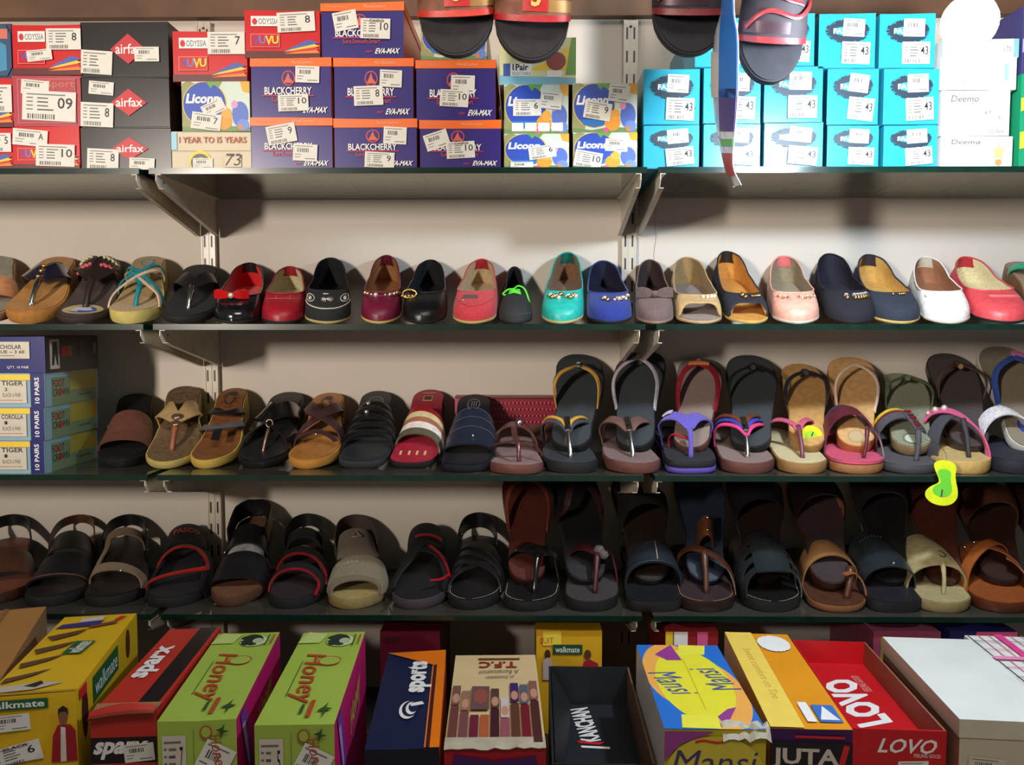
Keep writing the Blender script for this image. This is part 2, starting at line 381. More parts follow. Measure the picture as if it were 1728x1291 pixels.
def art_licoon(stk,flip=0):
    def a(t,f,r):
        f.rect(0,0,1,1,ink((206,220,206))); f.ell(.1,.5,.14,.55,ink((150,150,96)),n=14,jit=.1); f.poly([(0,0),(1,0),(1,.08),(.6,.12),(.3,.05),(0,.10)],ink((110,140,84)))
        f.ell(.34,.55,.33,.46,YEL,n=36); f.ell(.335,.55,.315,.44,ink((34,74,178)),n=36); f.poly([(.10,.26),(.56,.26),(.48,.14),(.34,.1),(.18,.15)],ink((30,110,190)))
        f.poly([(.36,1),(.6,1),(.55,.88),(.48,.95),(.43,.86)],GRN); f.poly([(.86,1),(1,1),(1,.76),(.9,.8)],ink((236,170,50)))
        f.text('Liconn',.07,.56,.56,.76,W_,shear=.2,bold=.04)
        # plain coloured toy shapes (no character)
        f.ell(.62,.2,.12,.17,ink((236,150,44)),n=16); f.ell(.66,.36,.075,.11,ink((240,165,60)),n=16); f.ell(.86,.34,.12,.26,ink((84,112,196)),n=18); f.ell(.9,.13,.09,.12,ink((110,140,214)),n=14)
        f.ell(.78,.54,.05,.08,ink((226,150,190)),n=10); f.ell(.86,.08,.035,.05,ORI,n=10); f.ell(.52,.05,.04,.06,PNK,n=8)
        stk(t,f)
    return a
def art_teal(stk,txt=True):
    def a(t,f,r):
        dk=ink((38,52,66)); f.ell(.5,.68,.36,.20,dk,n=90,jit=.12); f.ell(.5,.68,.25,.085,TEAL,n=30)
        f.text('FAST',.25,.63,.55,.73,W_,bold=.03); f.ell(.9,.3,.02,.02,dk,n=8)
        f.rect(.0,.0,1,.012,DTEAL); stk(t,f)
    return a
def art_white(stk,txt='Deemo',sub='CLIMAX'):
    def a(t,f,r):
        f.text(txt,.14,.74,.54,.88,ink((70,66,70)),shear=.2)
        if sub: f.text(sub,.70,.05,.92,.13,ink((170,90,150)))
        stk(t,f)
    return a
def st(*L):      # stickers given in face fractions
    def s(t,f):
        for q in L:
            k=dict(q[5]) if len(q)>5 else {}; f.sticker(t,q[0],q[1],q[2],q[3],q[4],**k)
    return s
B=dict
mR=(RED,RED,RED,RED,RED); mK=(BLACKC,BLACKC,BLACKC,card((24,20,22)),BLACKC); mN=(NAVY,ORNG,NAVY,ORNG,NAVY); mT=(TEAL,TEAL,TEAL,DTEAL,TEAL); mW=(WHITEC,)*5; mC=(CREAM,)*5
SKY=card((206,220,206)); WOODC=card((150,104,70)); mL=(SKY,SKY,WOODC,WOODC,SKY)
NO=lambda t,f,r:None
Z=S1
# column of red packs cut by the left frame edge
z=sbox('red shoe box cut off by the left frame edge, bottom of its stack',(-70,215,21,286),Z,art_vuvu(st((.55,.42,.99,.86,0,B(num='5',kind=1)))),mR,group='red boxes with a white logo panel')
z=sbox('red shoe box cut off by the left frame edge, second in its stack',(-70,132,21,213),z,art_vuvu(st((.62,.3,1.0,.86,0,B(kind=1)))),mR,group='red boxes with a white logo panel')
def art_pack(t,f,r):
    f.poly([(0,.04),(.9,.04),(1,.2),(1,.8),(.9,.97),(0,.97)],ink((34,70,110))); f.rect(.0,.72,.93,.9,ink((210,110,90))); f.poly([(.6,.1),(.9,.15),(.9,.6),(.7,.7)],ink((60,140,180)))
sbox('blue plastic-wrapped pack at the left frame edge on top of the red boxes',(-60,40,19,128),z,art_pack,(ink((30,50,80)),)*5,y=.02,name='wrapped_pack',cat='package')
# second column
z=sbox('red size 10 box on the glass beside the lowest black diamond box',(22,213,134,286),Z,art_vuvu(st((.02,.55,.54,.92,-5,B(num='A')),(.36,.08,.94,.58,-2,B(num='10',kind=1)))),mR)
def art_pink(t,f,r):
    f.rect(.08,.05,.92,.93,ink((200,110,116))); f.rect(.09,.065,.91,.915,PINKR); f.text('Sport',.5,.72,.9,.9,ink((190,120,80)))
    f.sticker(t,.14,.62,.54,.90,-5); f.sticker(t,.15,.10,.92,.68,-3,num='09',kind=1)
z=sbox('faded pinkish-red box with a big white size 09 label, between two red boxes',(22,127,138,212),z,art_pink,(PINKR,)*5)
z=sbox('red box with size 8 label, top of the stack left of the black diamond boxes',(22,42,138,125),z,art_vuvu(st((.5,.5,1.0,.92,0,B(num='8',kind=1)),(.22,.28,.58,.5,6))),mR)
# black boxes with red diamond
g='black boxes with a red diamond logo'
z=sbox('lowest of the three black boxes with a red diamond logo',(137,216,289,286),Z,art_airfax(st((.07,.0,.42,.50,-3,B(num='8',kind=1)),(.54,-.05,.82,.28,-3))),mK,group=g)
z=sbox('middle of the three black boxes with a red diamond logo',(137,131,286,214),z,art_airfax(st((.1,.66,.38,.92,-5),(.0,.02,.37,.50,-3,B(num='8',kind=1)))),mK,group=g)
z=sbox('topmost of the three black boxes with a red diamond logo',(137,36,284,129),z,art_airfax(st((.0,.06,.36,.48,-4,B(kind=1)),(.62,.28,.90,.54,0))),mK,group=g)
# cream box, toy-print box, red box
def art_year(t,f,r):
    f.rect(0,.52,.07,.98,LBL); f.text('I YEAR TO I5 YEARS',.10,.70,.95,.86,ink((176,70,44)),bold=.01); f.rect(0,.49,1,.50,ink((160,146,120)))
    f.ell(.36,.22,.14,.28,YEL,n=24); f.ell(.36,.18,.12,.24,ink((80,90,70)),n=20); f.ell(.37,.12,.10,.2,CREAM,n=20)
    f.rect(.66,.06,.88,.34,ink((190,178,150))); f.rect(.665,.07,.875,.33,CREAM); f.text('73',.68,.10,.88,.42,BLK,shear=.2); f.sticker(t,.27,.02,.52,.30,0)
z=sbox('cream box with a red line of print and a handwritten 73',(290,222,424,286),Z,art_year,mC)
z2=sbox('toy-print box with a blue circle, under the single red box beside the black stack',(308,138,422,220),z,art_licoon(st((.3,.33,.64,.6,25),(.14,.02,.58,.36,-8,B(num='7')))),mL)
sbox('red box with size 7 label, top of the stack right of the black diamond boxes',(292,53,417,135),z2,art_vuvu(st((.48,.54,.98,.98,0,B(num='7',kind=1)))),mR)
# purple boxes with orange lids
g='purple boxes with orange lids'
OL=(ORNG,ORNG)
lidh=.0135
za=sbox('purple box with orange lid and size 9 sticker, left end of the bottom row',(424,198,561,286),Z,art_cherry(st((.20,.50,.56,.86,10,B(num='9',kind=1)),(.52,.16,.82,.48,-3))),mN,lid=lidh,lidmat=OL,group=g)
zb=sbox('purple box with orange lid and its emblem uncovered, middle of the bottom row',(564,201,704,286),Z,art_cherry(st((.60,.50,.88,.84,-3),(.37,.03,.73,.34,-3,B(num='9',kind=1)))),mN,lid=lidh,lidmat=OL,group=g)
zc_=sbox('purple box with orange lid and size 10 sticker, right end of the bottom row',(708,203,846,286),Z,art_cherry(st((.06,.42,.36,.76,18),(.33,.22,.68,.56,3,B(num='10',kind=1,word='CAIRO')))),mN,lid=lidh,lidmat=OL,group=g)
zd=sbox('purple box with orange lid, left of the middle row',(424,98,559,196),za,art_cherry(st((.56,.58,.86,.86,-2),(.34,.10,.72,.38,2,B(num='10',kind=1)))),mN,lid=lidh,lidmat=OL,group=g)
ze=sbox('purple box with orange lid and size 8 sticker, centre of the middle row',(564,98,698,199),zb,art_cherry(st((.58,.52,.86,.80,-3),(.25,.22,.62,.54,2,B(num='8',kind=1)))),mN,lid=lidh,lidmat=OL,group=g)
zf=sbox('purple box with torn orange lid under the hanging slippers, right of the middle row',(702,101,837,201),zc_,art_cherry(st((.44,.44,.74,.74,-2),(.30,.22,.66,.50,-3,B(num='10',kind=1)))),mN,lid=lidh,lidmat=OL,group=g)
sbox('purple box with orange lid on top of the purple stack',(542,4,682,96),ze,art_cherry(st((.15,.50,.44,.84,10),(.48,.34,.84,.70,-2,B(num='10',kind=1,word='CAIRO')))),mN,lid=lidh,lidmat=OL,group=g,rz=-1)
sbox('red box with size 8 label, beside the topmost purple box',(413,17,540,96),zd,art_vuvu(st((.44,.54,.94,.95,3,B(num='8',kind=1)))),mR,rz=1)
sbox('toy-print box half hidden behind the first hanging slipper, on a purple box',(710,28,822,98),zf,art_licoon(st()),mL)
# toy print boxes right of the purple ones
g='toy-print boxes with a blue circle'
z1=sbox('toy-print box with a blue circle, bottom left of the block of four',(850,226,961,286),Z,art_licoon(st((.38,.30,.80,.66,8,B(num='6',kind=1)),(.1,-.02,.45,.2,0))),mL,group=g)
z3=sbox('toy-print box with a blue circle, bottom right of the block of four',(966,224,1076,286),Z,art_licoon(st((.50,.48,.85,.82,-3),(.02,.02,.45,.48,-10,B(num='10',kind=1)))),mL,group=g)
def fourtiles(t,f):
    for k in range(4): f.rect(.12+.205*k,.05,.30+.205*k,.22,W_)
    st((.14,.36,.58,.70,0,B(num='6',kind=1)),(.56,.50,.90,.84,-6))(t,f)
z2=sbox('toy-print box with four small white squares, top left of the block of four',(850,143,960,224),z1,art_licoon(fourtiles),mL,group=g)
sbox('toy-print box with a blue circle, top right of the block of four',(965,141,1076,222),z3,art_licoon(st((.56,.62,.88,.96,-6),(.18,.26,.60,.62,-10,B(num='9',kind=1)))),mL,group=g)
def art_pair(t,f,r):
    f.rect(0,0,1,1,ink((216,214,160))); f.poly([(0,0),(1,0),(1,.14),(0,.2)],ink((120,180,200))); f.poly([(.4,.3),(1,.9),(1,.3)],YEL); f.poly([(.86,.2),(1,.2),(1,1),(.94,1)],GRN)
    f.rect(.05,.18,.14,.45,ink((50,80,160))); f.rect(.15,.18,.42,.44,W_); f.text('1Pair',.17,.30,.38,.44,BLK,bold=.03); f.text('SELECTABLE',.16,.20,.41,.27,GRY)
    f.ell(.74,.5,.13,.2,ink((140,50,44)),n=14); f.rect(.62,.16,.82,.3,W_)     # plain toy shapes
sbox('yellow and green toy-print box behind the second hanging slipper',(842,64,973,141),z2,art_pair,(SKY,SKY,WOODC,ink((120,170,80)),SKY))
# teal boxes
g='teal boxes with a dark splash print'
def tst(a=0): return st((.42,.58,.80,.90,-3+a),(.40,.08,.90,.48,-2+a,B(num='43',kind=1)))
def teal(lab,r,zb,a=0,rz=0): return sbox(lab,r,zb,art_teal(tst(a)),mT,group=g,rz=rz,y=.018)
q=[]
for i,(r,lab) in enumerate((((1085,211,1181,286),'teal splash-print box, left end of the bottom row'),((1186,209,1284,286),'teal splash-print box, bottom row, second from the left'),((1288,207,1390,286),'teal splash-print box bleached by the lamp, middle of the bottom row'),((1394,211,1484,286),'teal splash-print box, bottom row, second from the right'),((1489,211,1583,286),'teal splash-print box, right end of the bottom row beside the white boxes'))):
    q.append(teal(lab,r,Z,(8,0,-3,0,7)[i]))
q2=[]
for i,(r,lab) in enumerate((((1085,117,1182,209),'teal splash-print box, left end of the middle row with a clear bar code'),((1186,114,1285,207),'teal splash-print box behind the hanging plastic pack, middle row'),((1288,112,1390,205),'teal splash-print box bleached by the lamp, centre of the middle row'),((1394,116,1484,209),'teal splash-print box, middle row, second from the right'),((1489,116,1586,209),'teal splash-print box, right end of the middle row beside the white boxes'))):
    q2.append(teal(lab,r,q[i],(0,0,2,-4,5)[i]))
teal('teal splash-print box, left end of the top row behind the dark hanging slipper',(1172,30,1272,112),q2[1])
for r,lab,k in (((1290,23,1376,110),'teal splash-print box beside the hanging dark slipper, top row',2),((1380,23,1479,110),'teal splash-print box, middle of the three clear ones in the top row',3),((1482,23,1580,114),'teal splash-print box at the right end of the top row, next to the lamp',4)):
    teal(lab,r,q2[k],0 if k<4 else 2)
def star(t,f,r):
    f.poly([(.80+.10*math.cos(math.radians(90+36*k))*(1 if k%2==0 else .5),.48+.28*math.sin(math.radians(90+36*k))*(1 if k%2==0 else .5)) for k in range(10)],ink((240,200,120))); f.ell(.8,.18,.05,.1,ink((226,140,90)),n=10)
def aw1(t,f,r): art_white(st(),'Deemo',None)(t,f,r); star(t,f,r)
g='white cartons at the right end'
z=sbox('white carton with an orange star print, lowest of the white stack',(1586,229,1710,286),Z,aw1,mW,group=g)
z=sbox('white carton with purple small print, middle of the white stack',(1586,152,1706,227),z,art_white(lambda t,f:(f.text('27.',.62,.48,.74,.54,GRY),f.ell(.84,.4,.02,.05,ink((200,150,130)),n=8))),mW,group=g)
def art_ring(t,f,r):
    f.rect(0,0,1,1,ink((224,224,218)))
    f.ell(.24,.48,.15,.34,ink((150,150,160)),n=28); f.ell(.24,.48,.14,.32,WHITEC,n=28); f.text('DEE',.18,.2,.32,.28,GRY); f.rect(.84,.3,.9,.8,LBL)
z=sbox('white carton with a thin ring logo, third of the white stack',(1585,97,1716,148),z,art_ring,mW,group=g)
def art_bl(t,f,r): f.rect(.93,0,1,1,ink((120,170,210))); f.text('170',.8,.3,.9,.6,GRY)
z=sbox('small white carton with a blue edge stripe, under the lamp',(1590,66,1720,95),z,art_bl,mW)
def art_flag(t,f,r): f.poly([(0,.6),(1,.85),(1,.95),(0,.74)],YEL); f.poly([(0,.2),(1,.4),(1,.55),(0,.38)],YEL); f.rect(.5,0,.75,.3,YEL)
z=sbox('green carton with yellow stripes at the right frame edge',(1717,124,1840,286),Z,art_flag,(card((30,140,96)),)*5)
sbox('dark violet carton at the right frame edge on the green one',(1722,8,1840,122),z,lambda t,f,r:f.poly([(0,.3),(.6,.6),(.6,.8),(0,.5)],ink((150,150,190))),(card((62,58,104)),)*5)

# ---- stack of packs at the left of the third shelf ----
DBL=card((28,34,104),.35); LB=card((140,172,186),.5); DK=card((30,26,34))
def art_sch(t,f,r):
    f.rect(.0,.40,.85,.86,PAPERG); f.text('SCHOLAR',.53,.66,.77,.78,BLK,bold=.02); f.text('BLUE ~ 3 60',.50,.54,.80,.63,BLK,bold=.02); f.rect(.4,.47,.7,.49,GRY); f.text('QTY. 10 PAIR',.62,.12,.84,.2,W_)
def art_tig(n,top='TIGER'):
    def a(t,f,r):
        f.rect(0,.0,.86,.1,LB); f.rect(0,.80,.86,.96,YEL); f.rect(.86,.0,.995,1,DBL); f.text('10 PAIRS',.925-.13,.43,.925+.13,.57,W_,rot=90,bold=.02)
        f.rect(0,.12,.82,.78,PAPERG); f.text(top,.57,.64,.79,.78,BLK,bold=.02); f.text(n,.60,.48,.63,.58,BLK,bold=.02); f.text('BLACK 6 PAIR',.58,.3,.76,.42,GRY)
        f.rect(.36,.2,.78,.215,ink((170,80,80)))
    return a
def side_toe(t,w,l,h):
    s=sidefaces(w,l,h)['right']; s.rect(0,0,1,1,LB); s.rect(.10,.0,.95,.85,ink((122,142,108))); s.rect(.45,.4,.97,.98,ink((168,158,66)))
    s.text('FOOT',.12,.55,.34,.78,BLK); s.text('CROWN',.12,.28,.42,.50,BLK); s.ell(.22,.66,.03,.08,REDI,n=12); s.ell(.26,.38,.03,.08,REDI,n=12); s.text('Your first choice',.6,.2,.85,.28,BLK); s.ell(.93,.62,.03,.1,ORI,n=10); s.done(t,'side_print')
def side_dark(t,w,l,h):
    s=sidefaces(w,l,h)['right']; s.rect(0,0,1,1,DK); s.rect(.07,.1,.24,.92,ink((190,182,172))); s.poly([(.10,.2),(.14,.2),(.16,.5),(.19,.2),(.22,.2),(.2,.85),(.12,.85)],BLK)
    s.rect(.28,.4,.38,.72,REDI); s.rect(.385,.42,.48,.72,ink((150,110,90))); s.rect(.6,.5,.76,.85,ink((70,50,56))); s.rect(.9,.45,.96,.8,GRY); s.done(t,'side_print')
z=S3
yy=.012
for r,lab,art,ms,sd in (((-90,743,75,797),'light blue ten-pair carton, bottom of the stack at the left of the slippers',art_tig('1'),(LB,LB,LB,LB,LB),side_toe),
    ((-90,687,75,742),'light blue ten-pair carton, second from the bottom of its stack',art_tig('1','COROLLA'),(LB,)*5,side_toe),
    ((-90,630,75,686),'light blue ten-pair carton, third from the bottom under the dark one',art_tig('2'),(LB,)*5,side_toe),
    ((-90,568,75,629),'dark blue school shoe carton on top of the light blue ones',art_sch,(DBL,DK,DK,DK,DK),side_dark)):
    x0,x1,z0,z1=px2(r,yy); h=z1-z
    t,f=boxobj('carton',lab,x1-x0,.175,h,((x0+x1)/2,yy,z),0,ms,cat='carton'); art(t,f,r); f.done(t); sd(t,x1-x0,.175,h); z+=h
# red pattern box standing at the back of the third shelf
def art_dots(t,f,r):
    f.rect(0,0,1,.50,ink((96,58,44))); f.rect(0,.50,.22,.97,ink((190,80,110))); 
    for i in range(26):
        for j in range(4): f.ell(.02+.038*i+(j%2)*.019,.56+.11*j,.006,.02,ink((200,110,130)),n=6)
    f.rect(0,.97,1,1,ink((110,50,40)))
x0,x1,z0,z1=px2((768,669,940,762),.246)
t,f=boxobj('shoe_box','red dotted box lying at the back wall behind the slippers',x1-x0,.036,z1-S3,((x0+x1)/2,.248,S3),0,(card((150,26,52)),)*5); art_dots(t,f,None); f.done(t)

# ---- boxes under the fourth shelf ----
def art_walk(t,f,r):
    f.rect(.1,.70,.38,.98,ink((240,216,70))); f.text('SUIT',.06,.74,.26,.86,REDI); f.rect(.25,.52,.70,.72,ink((30,78,50))); f.text('walkmate',.29,.56,.66,.68,W_,bold=.01)
    f.ell(.17,.52,.045,.1,ink((70,44,36)),n=14); f.poly([(.10,.0),(.25,.0),(.24,.42),(.17,.46),(.1,.4)],ink((200,180,170))); f.ell(.78,.52,.055,.1,ink((96,58,44)),n=14); f.poly([(.68,0),(.96,0),(.94,.34),(.82,.42),(.72,.38),(.7,.2)],ink((170,30,50)))
    f.rect(.24,.02,.70,.2,ink((216,190,170))); f.text('BER 2',.32,.04,.60,.17,BLK,bold=.02)
z5=S5
for r,lab,art,ms in (((905,1064,1016,1150),'yellow box with two printed people on the lowest shelf',art_walk,(ink((222,170,34)),)*5),
    ((642,1066,742,1150),'dark crimson box on the lowest shelf behind the navy box',lambda t,f,r:(f.rect(.1,.3,.7,.34,GRY),f.text('SIZE',.1,.8,.35,.9,BLK)),(card((96,18,34)),)*5),
    ((1122,1066,1212,1150),'red, white and yellow striped box on the lowest shelf',lambda t,f,r:(f.rect(0,0,.14,1,YEL),f.rect(.16,0,.42,1,W_),f.rect(.6,0,.8,1,PNK)),(card((150,40,40)),)*5),
    ((1472,1066,1588,1150),'faded pink box on the lowest shelf behind the white carton',lambda t,f,r:(f.rect(.1,.2,.3,.9,ink((150,120,60))),f.rect(.72,.5,.82,.8,BLU)),(card((150,66,90)),)*5),
    ((1600,1066,1716,1150),'dark blue and magenta box on the lowest shelf at the right',lambda t,f,r:f.poly([(0,0),(1,.6),(1,1),(.4,1)],PNK),(card((36,34,90)),)*5)):
    x0,x1,z0,z1=px2(r,.015)
    t,f=boxobj('shoe_box',lab,x1-x0,.2,z1-S5,((x0+x1)/2,.015,S5),0,ms)
    # art occupies the visible upper part of the tall front
    vis=.085; f.o=f.o+Vector((0,0,z1-S5-vis)); f.h=vis; art(t,f,r); f.done(t)
# ---------------- big boxes on the counter ----------------
def cbox(label,FL,FR,BL,depth_h,mats,w=None,l=None,name='shoe_box',lid=None,lidmat=None,**kw):
    z=E-depth_h; a=PZ(*FL,z); b=PZ(*FR,z); c=PZ(*BL,z)
    d=(c-a); rz=math.atan2(-d.x,d.y); w=w or abs((b-a).dot(Vector((math.cos(rz),math.sin(rz),0)))); l=l or d.length
    mid=a+Vector((math.cos(rz),math.sin(rz),0))*(w/2); h=z-COUNTER
    t,f=boxobj(name,label,w*.985,l,h,(mid.x,mid.y,COUNTER),rz,mats,lid,lidmat,**kw)
    return t,f,sidefaces(w*.985,l,h),(w*.985,l,h)
def vis(f,hh=.085):   # front art is designed for the upper hh metres of the front
    f.o=f.o+f.b*(f.h-hh); f.h=hh
# kraft carton at the far left
t,f,s,_=cbox('brown kraft carton at the far left end of the counter',(-190,1185),(-20,1183),(-58,1036),.458,(KRAFT,card((176,124,66),.6),KRAFT,KRAFT,KRAFT))
s['top'].rect(.47,.0,.53,1,M('packing_tape',(150,104,60),.3)); s['top'].done(t)
# yellow box with printed people
YC=card((222,178,26),.45)
def dude(F,u,v,sx,sy,jk=(160,26,40)):
    F.poly([(u-.9*sx,v-1*sy),(u+.9*sx,v-1*sy),(u+.8*sx,v+.45*sy),(u+.45*sx,v+.72*sy),(u-.4*sx,v+.72*sy),(u-.75*sx,v+.3*sy)],ink(jk))
    F.poly([(u-.28*sx,v-1*sy),(u+.12*sx,v-1*sy),(u+.12*sx,v+.6*sy),(u-.2*sx,v+.65*sy)],ink((222,214,200)))
    F.ell(u-.02*sx,v+1.05*sy,.30*sx,.34*sy,ink((134,86,62)),n=18); F.poly([(u-.36*sx,v+1.1*sy),(u-.34*sx,v+1.36*sy),(u,v+1.5*sy),(u+.32*sx,v+1.36*sy),(u+.36*sx,v+1.05*sy),(u+.2*sx,v+1.25*sy),(u-.2*sx,v+1.25*sy)],BLK)
t,f,s,d=cbox('yellow box with a green band and a printed man in a red jacket',(-30,1178),(127,1170),(103,1047),.4436,(YC,YC,YC,YC,YC),l=.29)
vis(f,.085)
f.rect(.02,.80,.70,.95,ink((34,92,52))); f.text('walkmate',.0,.83,.66,.93,W_,bold=.02)
dude(f,.86,.28,.16,.36); f.sticker(t,.10,.50,.50,.74,3); f.sticker(t,.05,.0,.62,.30,13,num='6',word='BLACK',kind=1); f.ell(.05,.48,.06,.08,ink((150,100,76)),n=12)
f.done(t)
T=s['top']; T.rect(.0,.0,1,.02,ink((180,140,30)))
# four printed legs-and-shoes figures and the green band, running along the lid
for k in range(4): T.poly([(.05+.04*k,.12+.17*k),(.35+.03*k,.20+.17*k),(.5,.27+.17*k),(.3,.23+.17*k),(.05,.18+.17*k)],ink((96,64,40)))
T.poly([(.02,.02),(.5,.04),(.78,.10),(.5,.12),(.02,.08)],ink((196,186,170))); T.poly([(.35,.08),(.5,.13),(.56,.1),(.5,.06)],BLK)
T.poly([(.05,.80),(.6,.82),(.62,.9),(.1,.86)],ink((60,50,120))); T.poly([(.3,.88),(.6,.90),(.6,.96),(.3,.94)],ink((206,200,196))); T.poly([(.5,.78),(.85,.84),(.8,.88),(.5,.82)],ink((120,70,50)))
T.rect(.60-.23,.47,.60+.23,.56,ink((34,92,52)),rot=83); T.text('walkmate',.60-.2,.48,.60+.2,.55,W_,rot=83,bold=.01)
T.rect(.74,.9,.92,.93,REDI,rot=70); T.done(t,'lid_print')
R=s['right']; R.rect(.22,.80,.62,.96,ink((34,92,52))); R.text('walkmate',.25,.83,.60,.93,W_); R.ell(.80,.88,.035,.10,ink((96,40,34)),n=14); R.ell(.10,.82,.04,.14,ink((80,30,34)),n=14); R.rect(.03,.93,.13,.99,REDI); R.done(t,'side_print')
# red and black box with a crushed end
RC=card((190,50,38),.4)
t,f,s,d=cbox('red and black box with a crushed front end, between the yellow and green boxes',(152,1205),(270,1195),(286,1062),.465,(RC,RC,card((60,26,20)),RC,RC))
vis(f,.085); f.rect(0,.0,1,1,RC); f.rect(0,.28,1,.66,BLACKC); f.text('sparx',.04,.34,.84,.60,W_,shear=.3,bold=.04); f.sticker(t,.50,.30,.96,.56,5); f.rect(0,0,1,.14,PAPERG); 
x=.03
while x<.95: f.rect(x,.0,x+.012,.13,BLK); x+=.03
f.done(t)
T=s['top']; T.rect(.60,0,1.0,1,BLACKC); T.rect(.93,0,1,1,RC); T.text('sparx',.31-.75,.50,.31+.75,.60,W_,rot=88,bold=.04)
T.done(t,'lid_print')
w_,l_,h_=d
mb=MB(); G=[]
for i in range(9):      # bent-up torn lid flap over the front end
    u=i/8; G.append([(-w_/2+u*w_,-.002-.004*k+0,h_+.004+.006*math.sin(u*3.1)*(1-k*.3)+.006*u-k*.004) for k in (0,1,2)]+[(-w_/2+u*w_,.02,h_+.003)])
mb.thick([list(reversed(g)) for g in G],.0012,RC,mat2=KRAFT); mb.obj('torn_flap',t)
# lime green boxes with pink sides
LIME=card((162,186,74),.45); MAG=card((200,26,106),.4)
def honey(label,FL,FR,BL,h,sn):
    t,f,s,d=cbox(label,FL,FR,BL,h,(LIME,LIME,LIME,MAG,LIME)); vis(f,.08)
    brick=ink((176,72,40)); dk=ink((46,80,40))
    f.sticker(t,.06,-.05,.36,.80,0,num=sn,kind=1,mat=PAPERG); f.sticker(t,.5,.10,.92,.66,-28); f.text('Honey',.5,.4,1.0,.62,brick,rot=-80,shear=.2); f.ell(.62,.84,.08,.10,brick,n=16); f.ell(.62,.84,.06,.08,LIME,n=16); f.poly([(.82,.9),(.86,.96),(.84,.86),(.92,.84),(.84,.82),(.80,.74),(.80,.84),(.74,.86)],dk); f.rect(.46,.1,.465,.9,dk); f.done(t)
    T=s['top']; T.text('Honey',.40-.85,.38,.40+.85,.50,brick,rot=-86,shear=.25,bold=.01)
    T.ell(.62,.62,.17,.055,brick,n=24,a0=20,a1=330); T.ell(.62,.62,.15,.047,LIME,n=24)
    T.rect(.22,.24,.23,.62,dk); T.ell(.66,.87,.22,.075,ink((196,206,160)),n=20); T.ell(.62,.88,.16,.065,ink((40,52,40)),n=26,jit=.25); T.ell(.72,.87,.08,.035,ink((180,190,150)),n=14); T.poly([(.0,.84),(.34,.84),(.42,.96),(.1,.99)],ink((190,208,120)))
    T.poly([(.80,.14),(.84,.18),(.83,.13),(.92,.12),(.84,.10),(.82,.04),(.80,.10),(.72,.10)],dk); T.rect(.60,.05,.66,.2,brick); T.rect(.5,.08,.54,.16,dk); T.rect(.86,.8,.88,.95,dk); T.rect(.94,.82,.96,.95,brick); T.done(t,'lid_print')
    R=s['right']; R.text('Honey',.42,.62,.74,.84,ink((196,180,60)),shear=.3,rot=14,bold=.02); R.rect(.40,.58,.74,.59,ink((216,130,170)),rot=14)
    R.poly([(.06,.98),(.16,.98),(.30,.5),(.22,.4)],PURP); R.poly([(.09,.9),(.14,.9),(.22,.6),(.20,.56)],ink((196,150,200))); R.done(t,'side_print')
    return t
honey('left one of two lime green boxes with magenta sides',(264,1219),(400,1213),(368,1070),.461,'7')
honey('right one of two lime green boxes, its magenta side in full view',(428,1224),(566,1218),(512,1068),.461,'5')
# navy and orange box
NV=card((20,30,66),.4); OR2=card((232,118,20),.4)
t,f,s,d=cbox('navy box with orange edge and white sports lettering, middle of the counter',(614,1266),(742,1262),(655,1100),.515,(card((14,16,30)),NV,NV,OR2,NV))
T=s['top']; T.poly([(0,.97),(1,1),(1,0),(.87,0),(.87,.80),(0,.97)],OR2); T.poly([(.80,0),(.87,0),(.87,.82),(.80,.80)],card((70,24,20))); T.poly([(.795,0),(.815,0),(.815,.81),(.795,.8)],ink((226,120,60)))
T.text('sports',.60-.62,.62,.60+.62,.74,W_,rot=90,bold=.05); 
T.ell(.50,.33,.13,.085,W_,n=26); T.ell(.53,.34,.12,.075,NV,n=26); T.ell(.55,.345,.085,.06,W_,n=26); T.ell(.58,.355,.075,.05,NV,n=26); T.rect(.52,.37,.72,.40,W_,rot=20)
T.done(t,'lid_print'); f.ell(.6,.62,.12,.02,GRY,n=12); f.done(t)
# cream printed box
CR=card((216,186,136),.5)
t,f,s,d=cbox('cream printed box with brown portrait stripes, its lid torn at the front',(748,1262),(922,1256),(768,1106),.512,(card((160,20,30)),CR,CR,CR,CR))
T=s['top']
T.text('T.F.C',.30,.82,.76,.90,ink((150,50,34)),rot=180,bold=.03); T.rect(.29,.925,.80,.945,ink((100,70,50))); T.text('A Renaissance',.3,.74,.78,.79,GRY,rot=184,shear=.2); T.text('in footwear',.38,.68,.72,.72,GRY,rot=184,shear=.2)
cols=[(110,60,56),(120,70,70),(110,30,50),(176,90,50),(70,28,40),(150,80,90),(96,56,40),(120,26,40),(80,40,40)]
for k,c in enumerate(cols):
    u0=.02+.108*k; v1=(.40,.34,.30,.30,.36,.26,.42,.40,.44)[k]; T.rect(u0,.02,u0+.09,v1*.95,ink(c)); 
    if k not in(2,3): T.rect(u0,v1*.98,u0+.09,v1+.2,ink(((120,80,70),(150,110,90),0,0,(90,60,56),(206,190,186),(60,40,100),(90,96,110),(140,90,80))[k])); T.ell(u0+.045,v1+.06,.04,.05,ink((196,140,116)),n=12)
T.rect(.236,.33,.434,.58,ink((110,76,76))); T.ell(.34,.47,.08,.08,ink((150,80,66)),n=14)
T.done(t,'lid_print')
vis(f,.04); f.poly([(.05,0),(.95,0),(.9,.75),(.5,.6),(.1,.8)],ink((70,24,90))); f.rect(.3,0,.95,.35,PAPERG); f.rect(.1,-.3,.25,.2,PNK); f.done(t)
w_,l_,h_=d; rr=random.Random(3)
mb=MB(); G=[[(-w_/2+w_*i/14,y,h_+.0022+(.003*rr.uniform(-.3,1) if y<.004 else 0)-(.004 if y<.0 else 0)) for y in (.02,.006,-.003)] for i in range(15)]
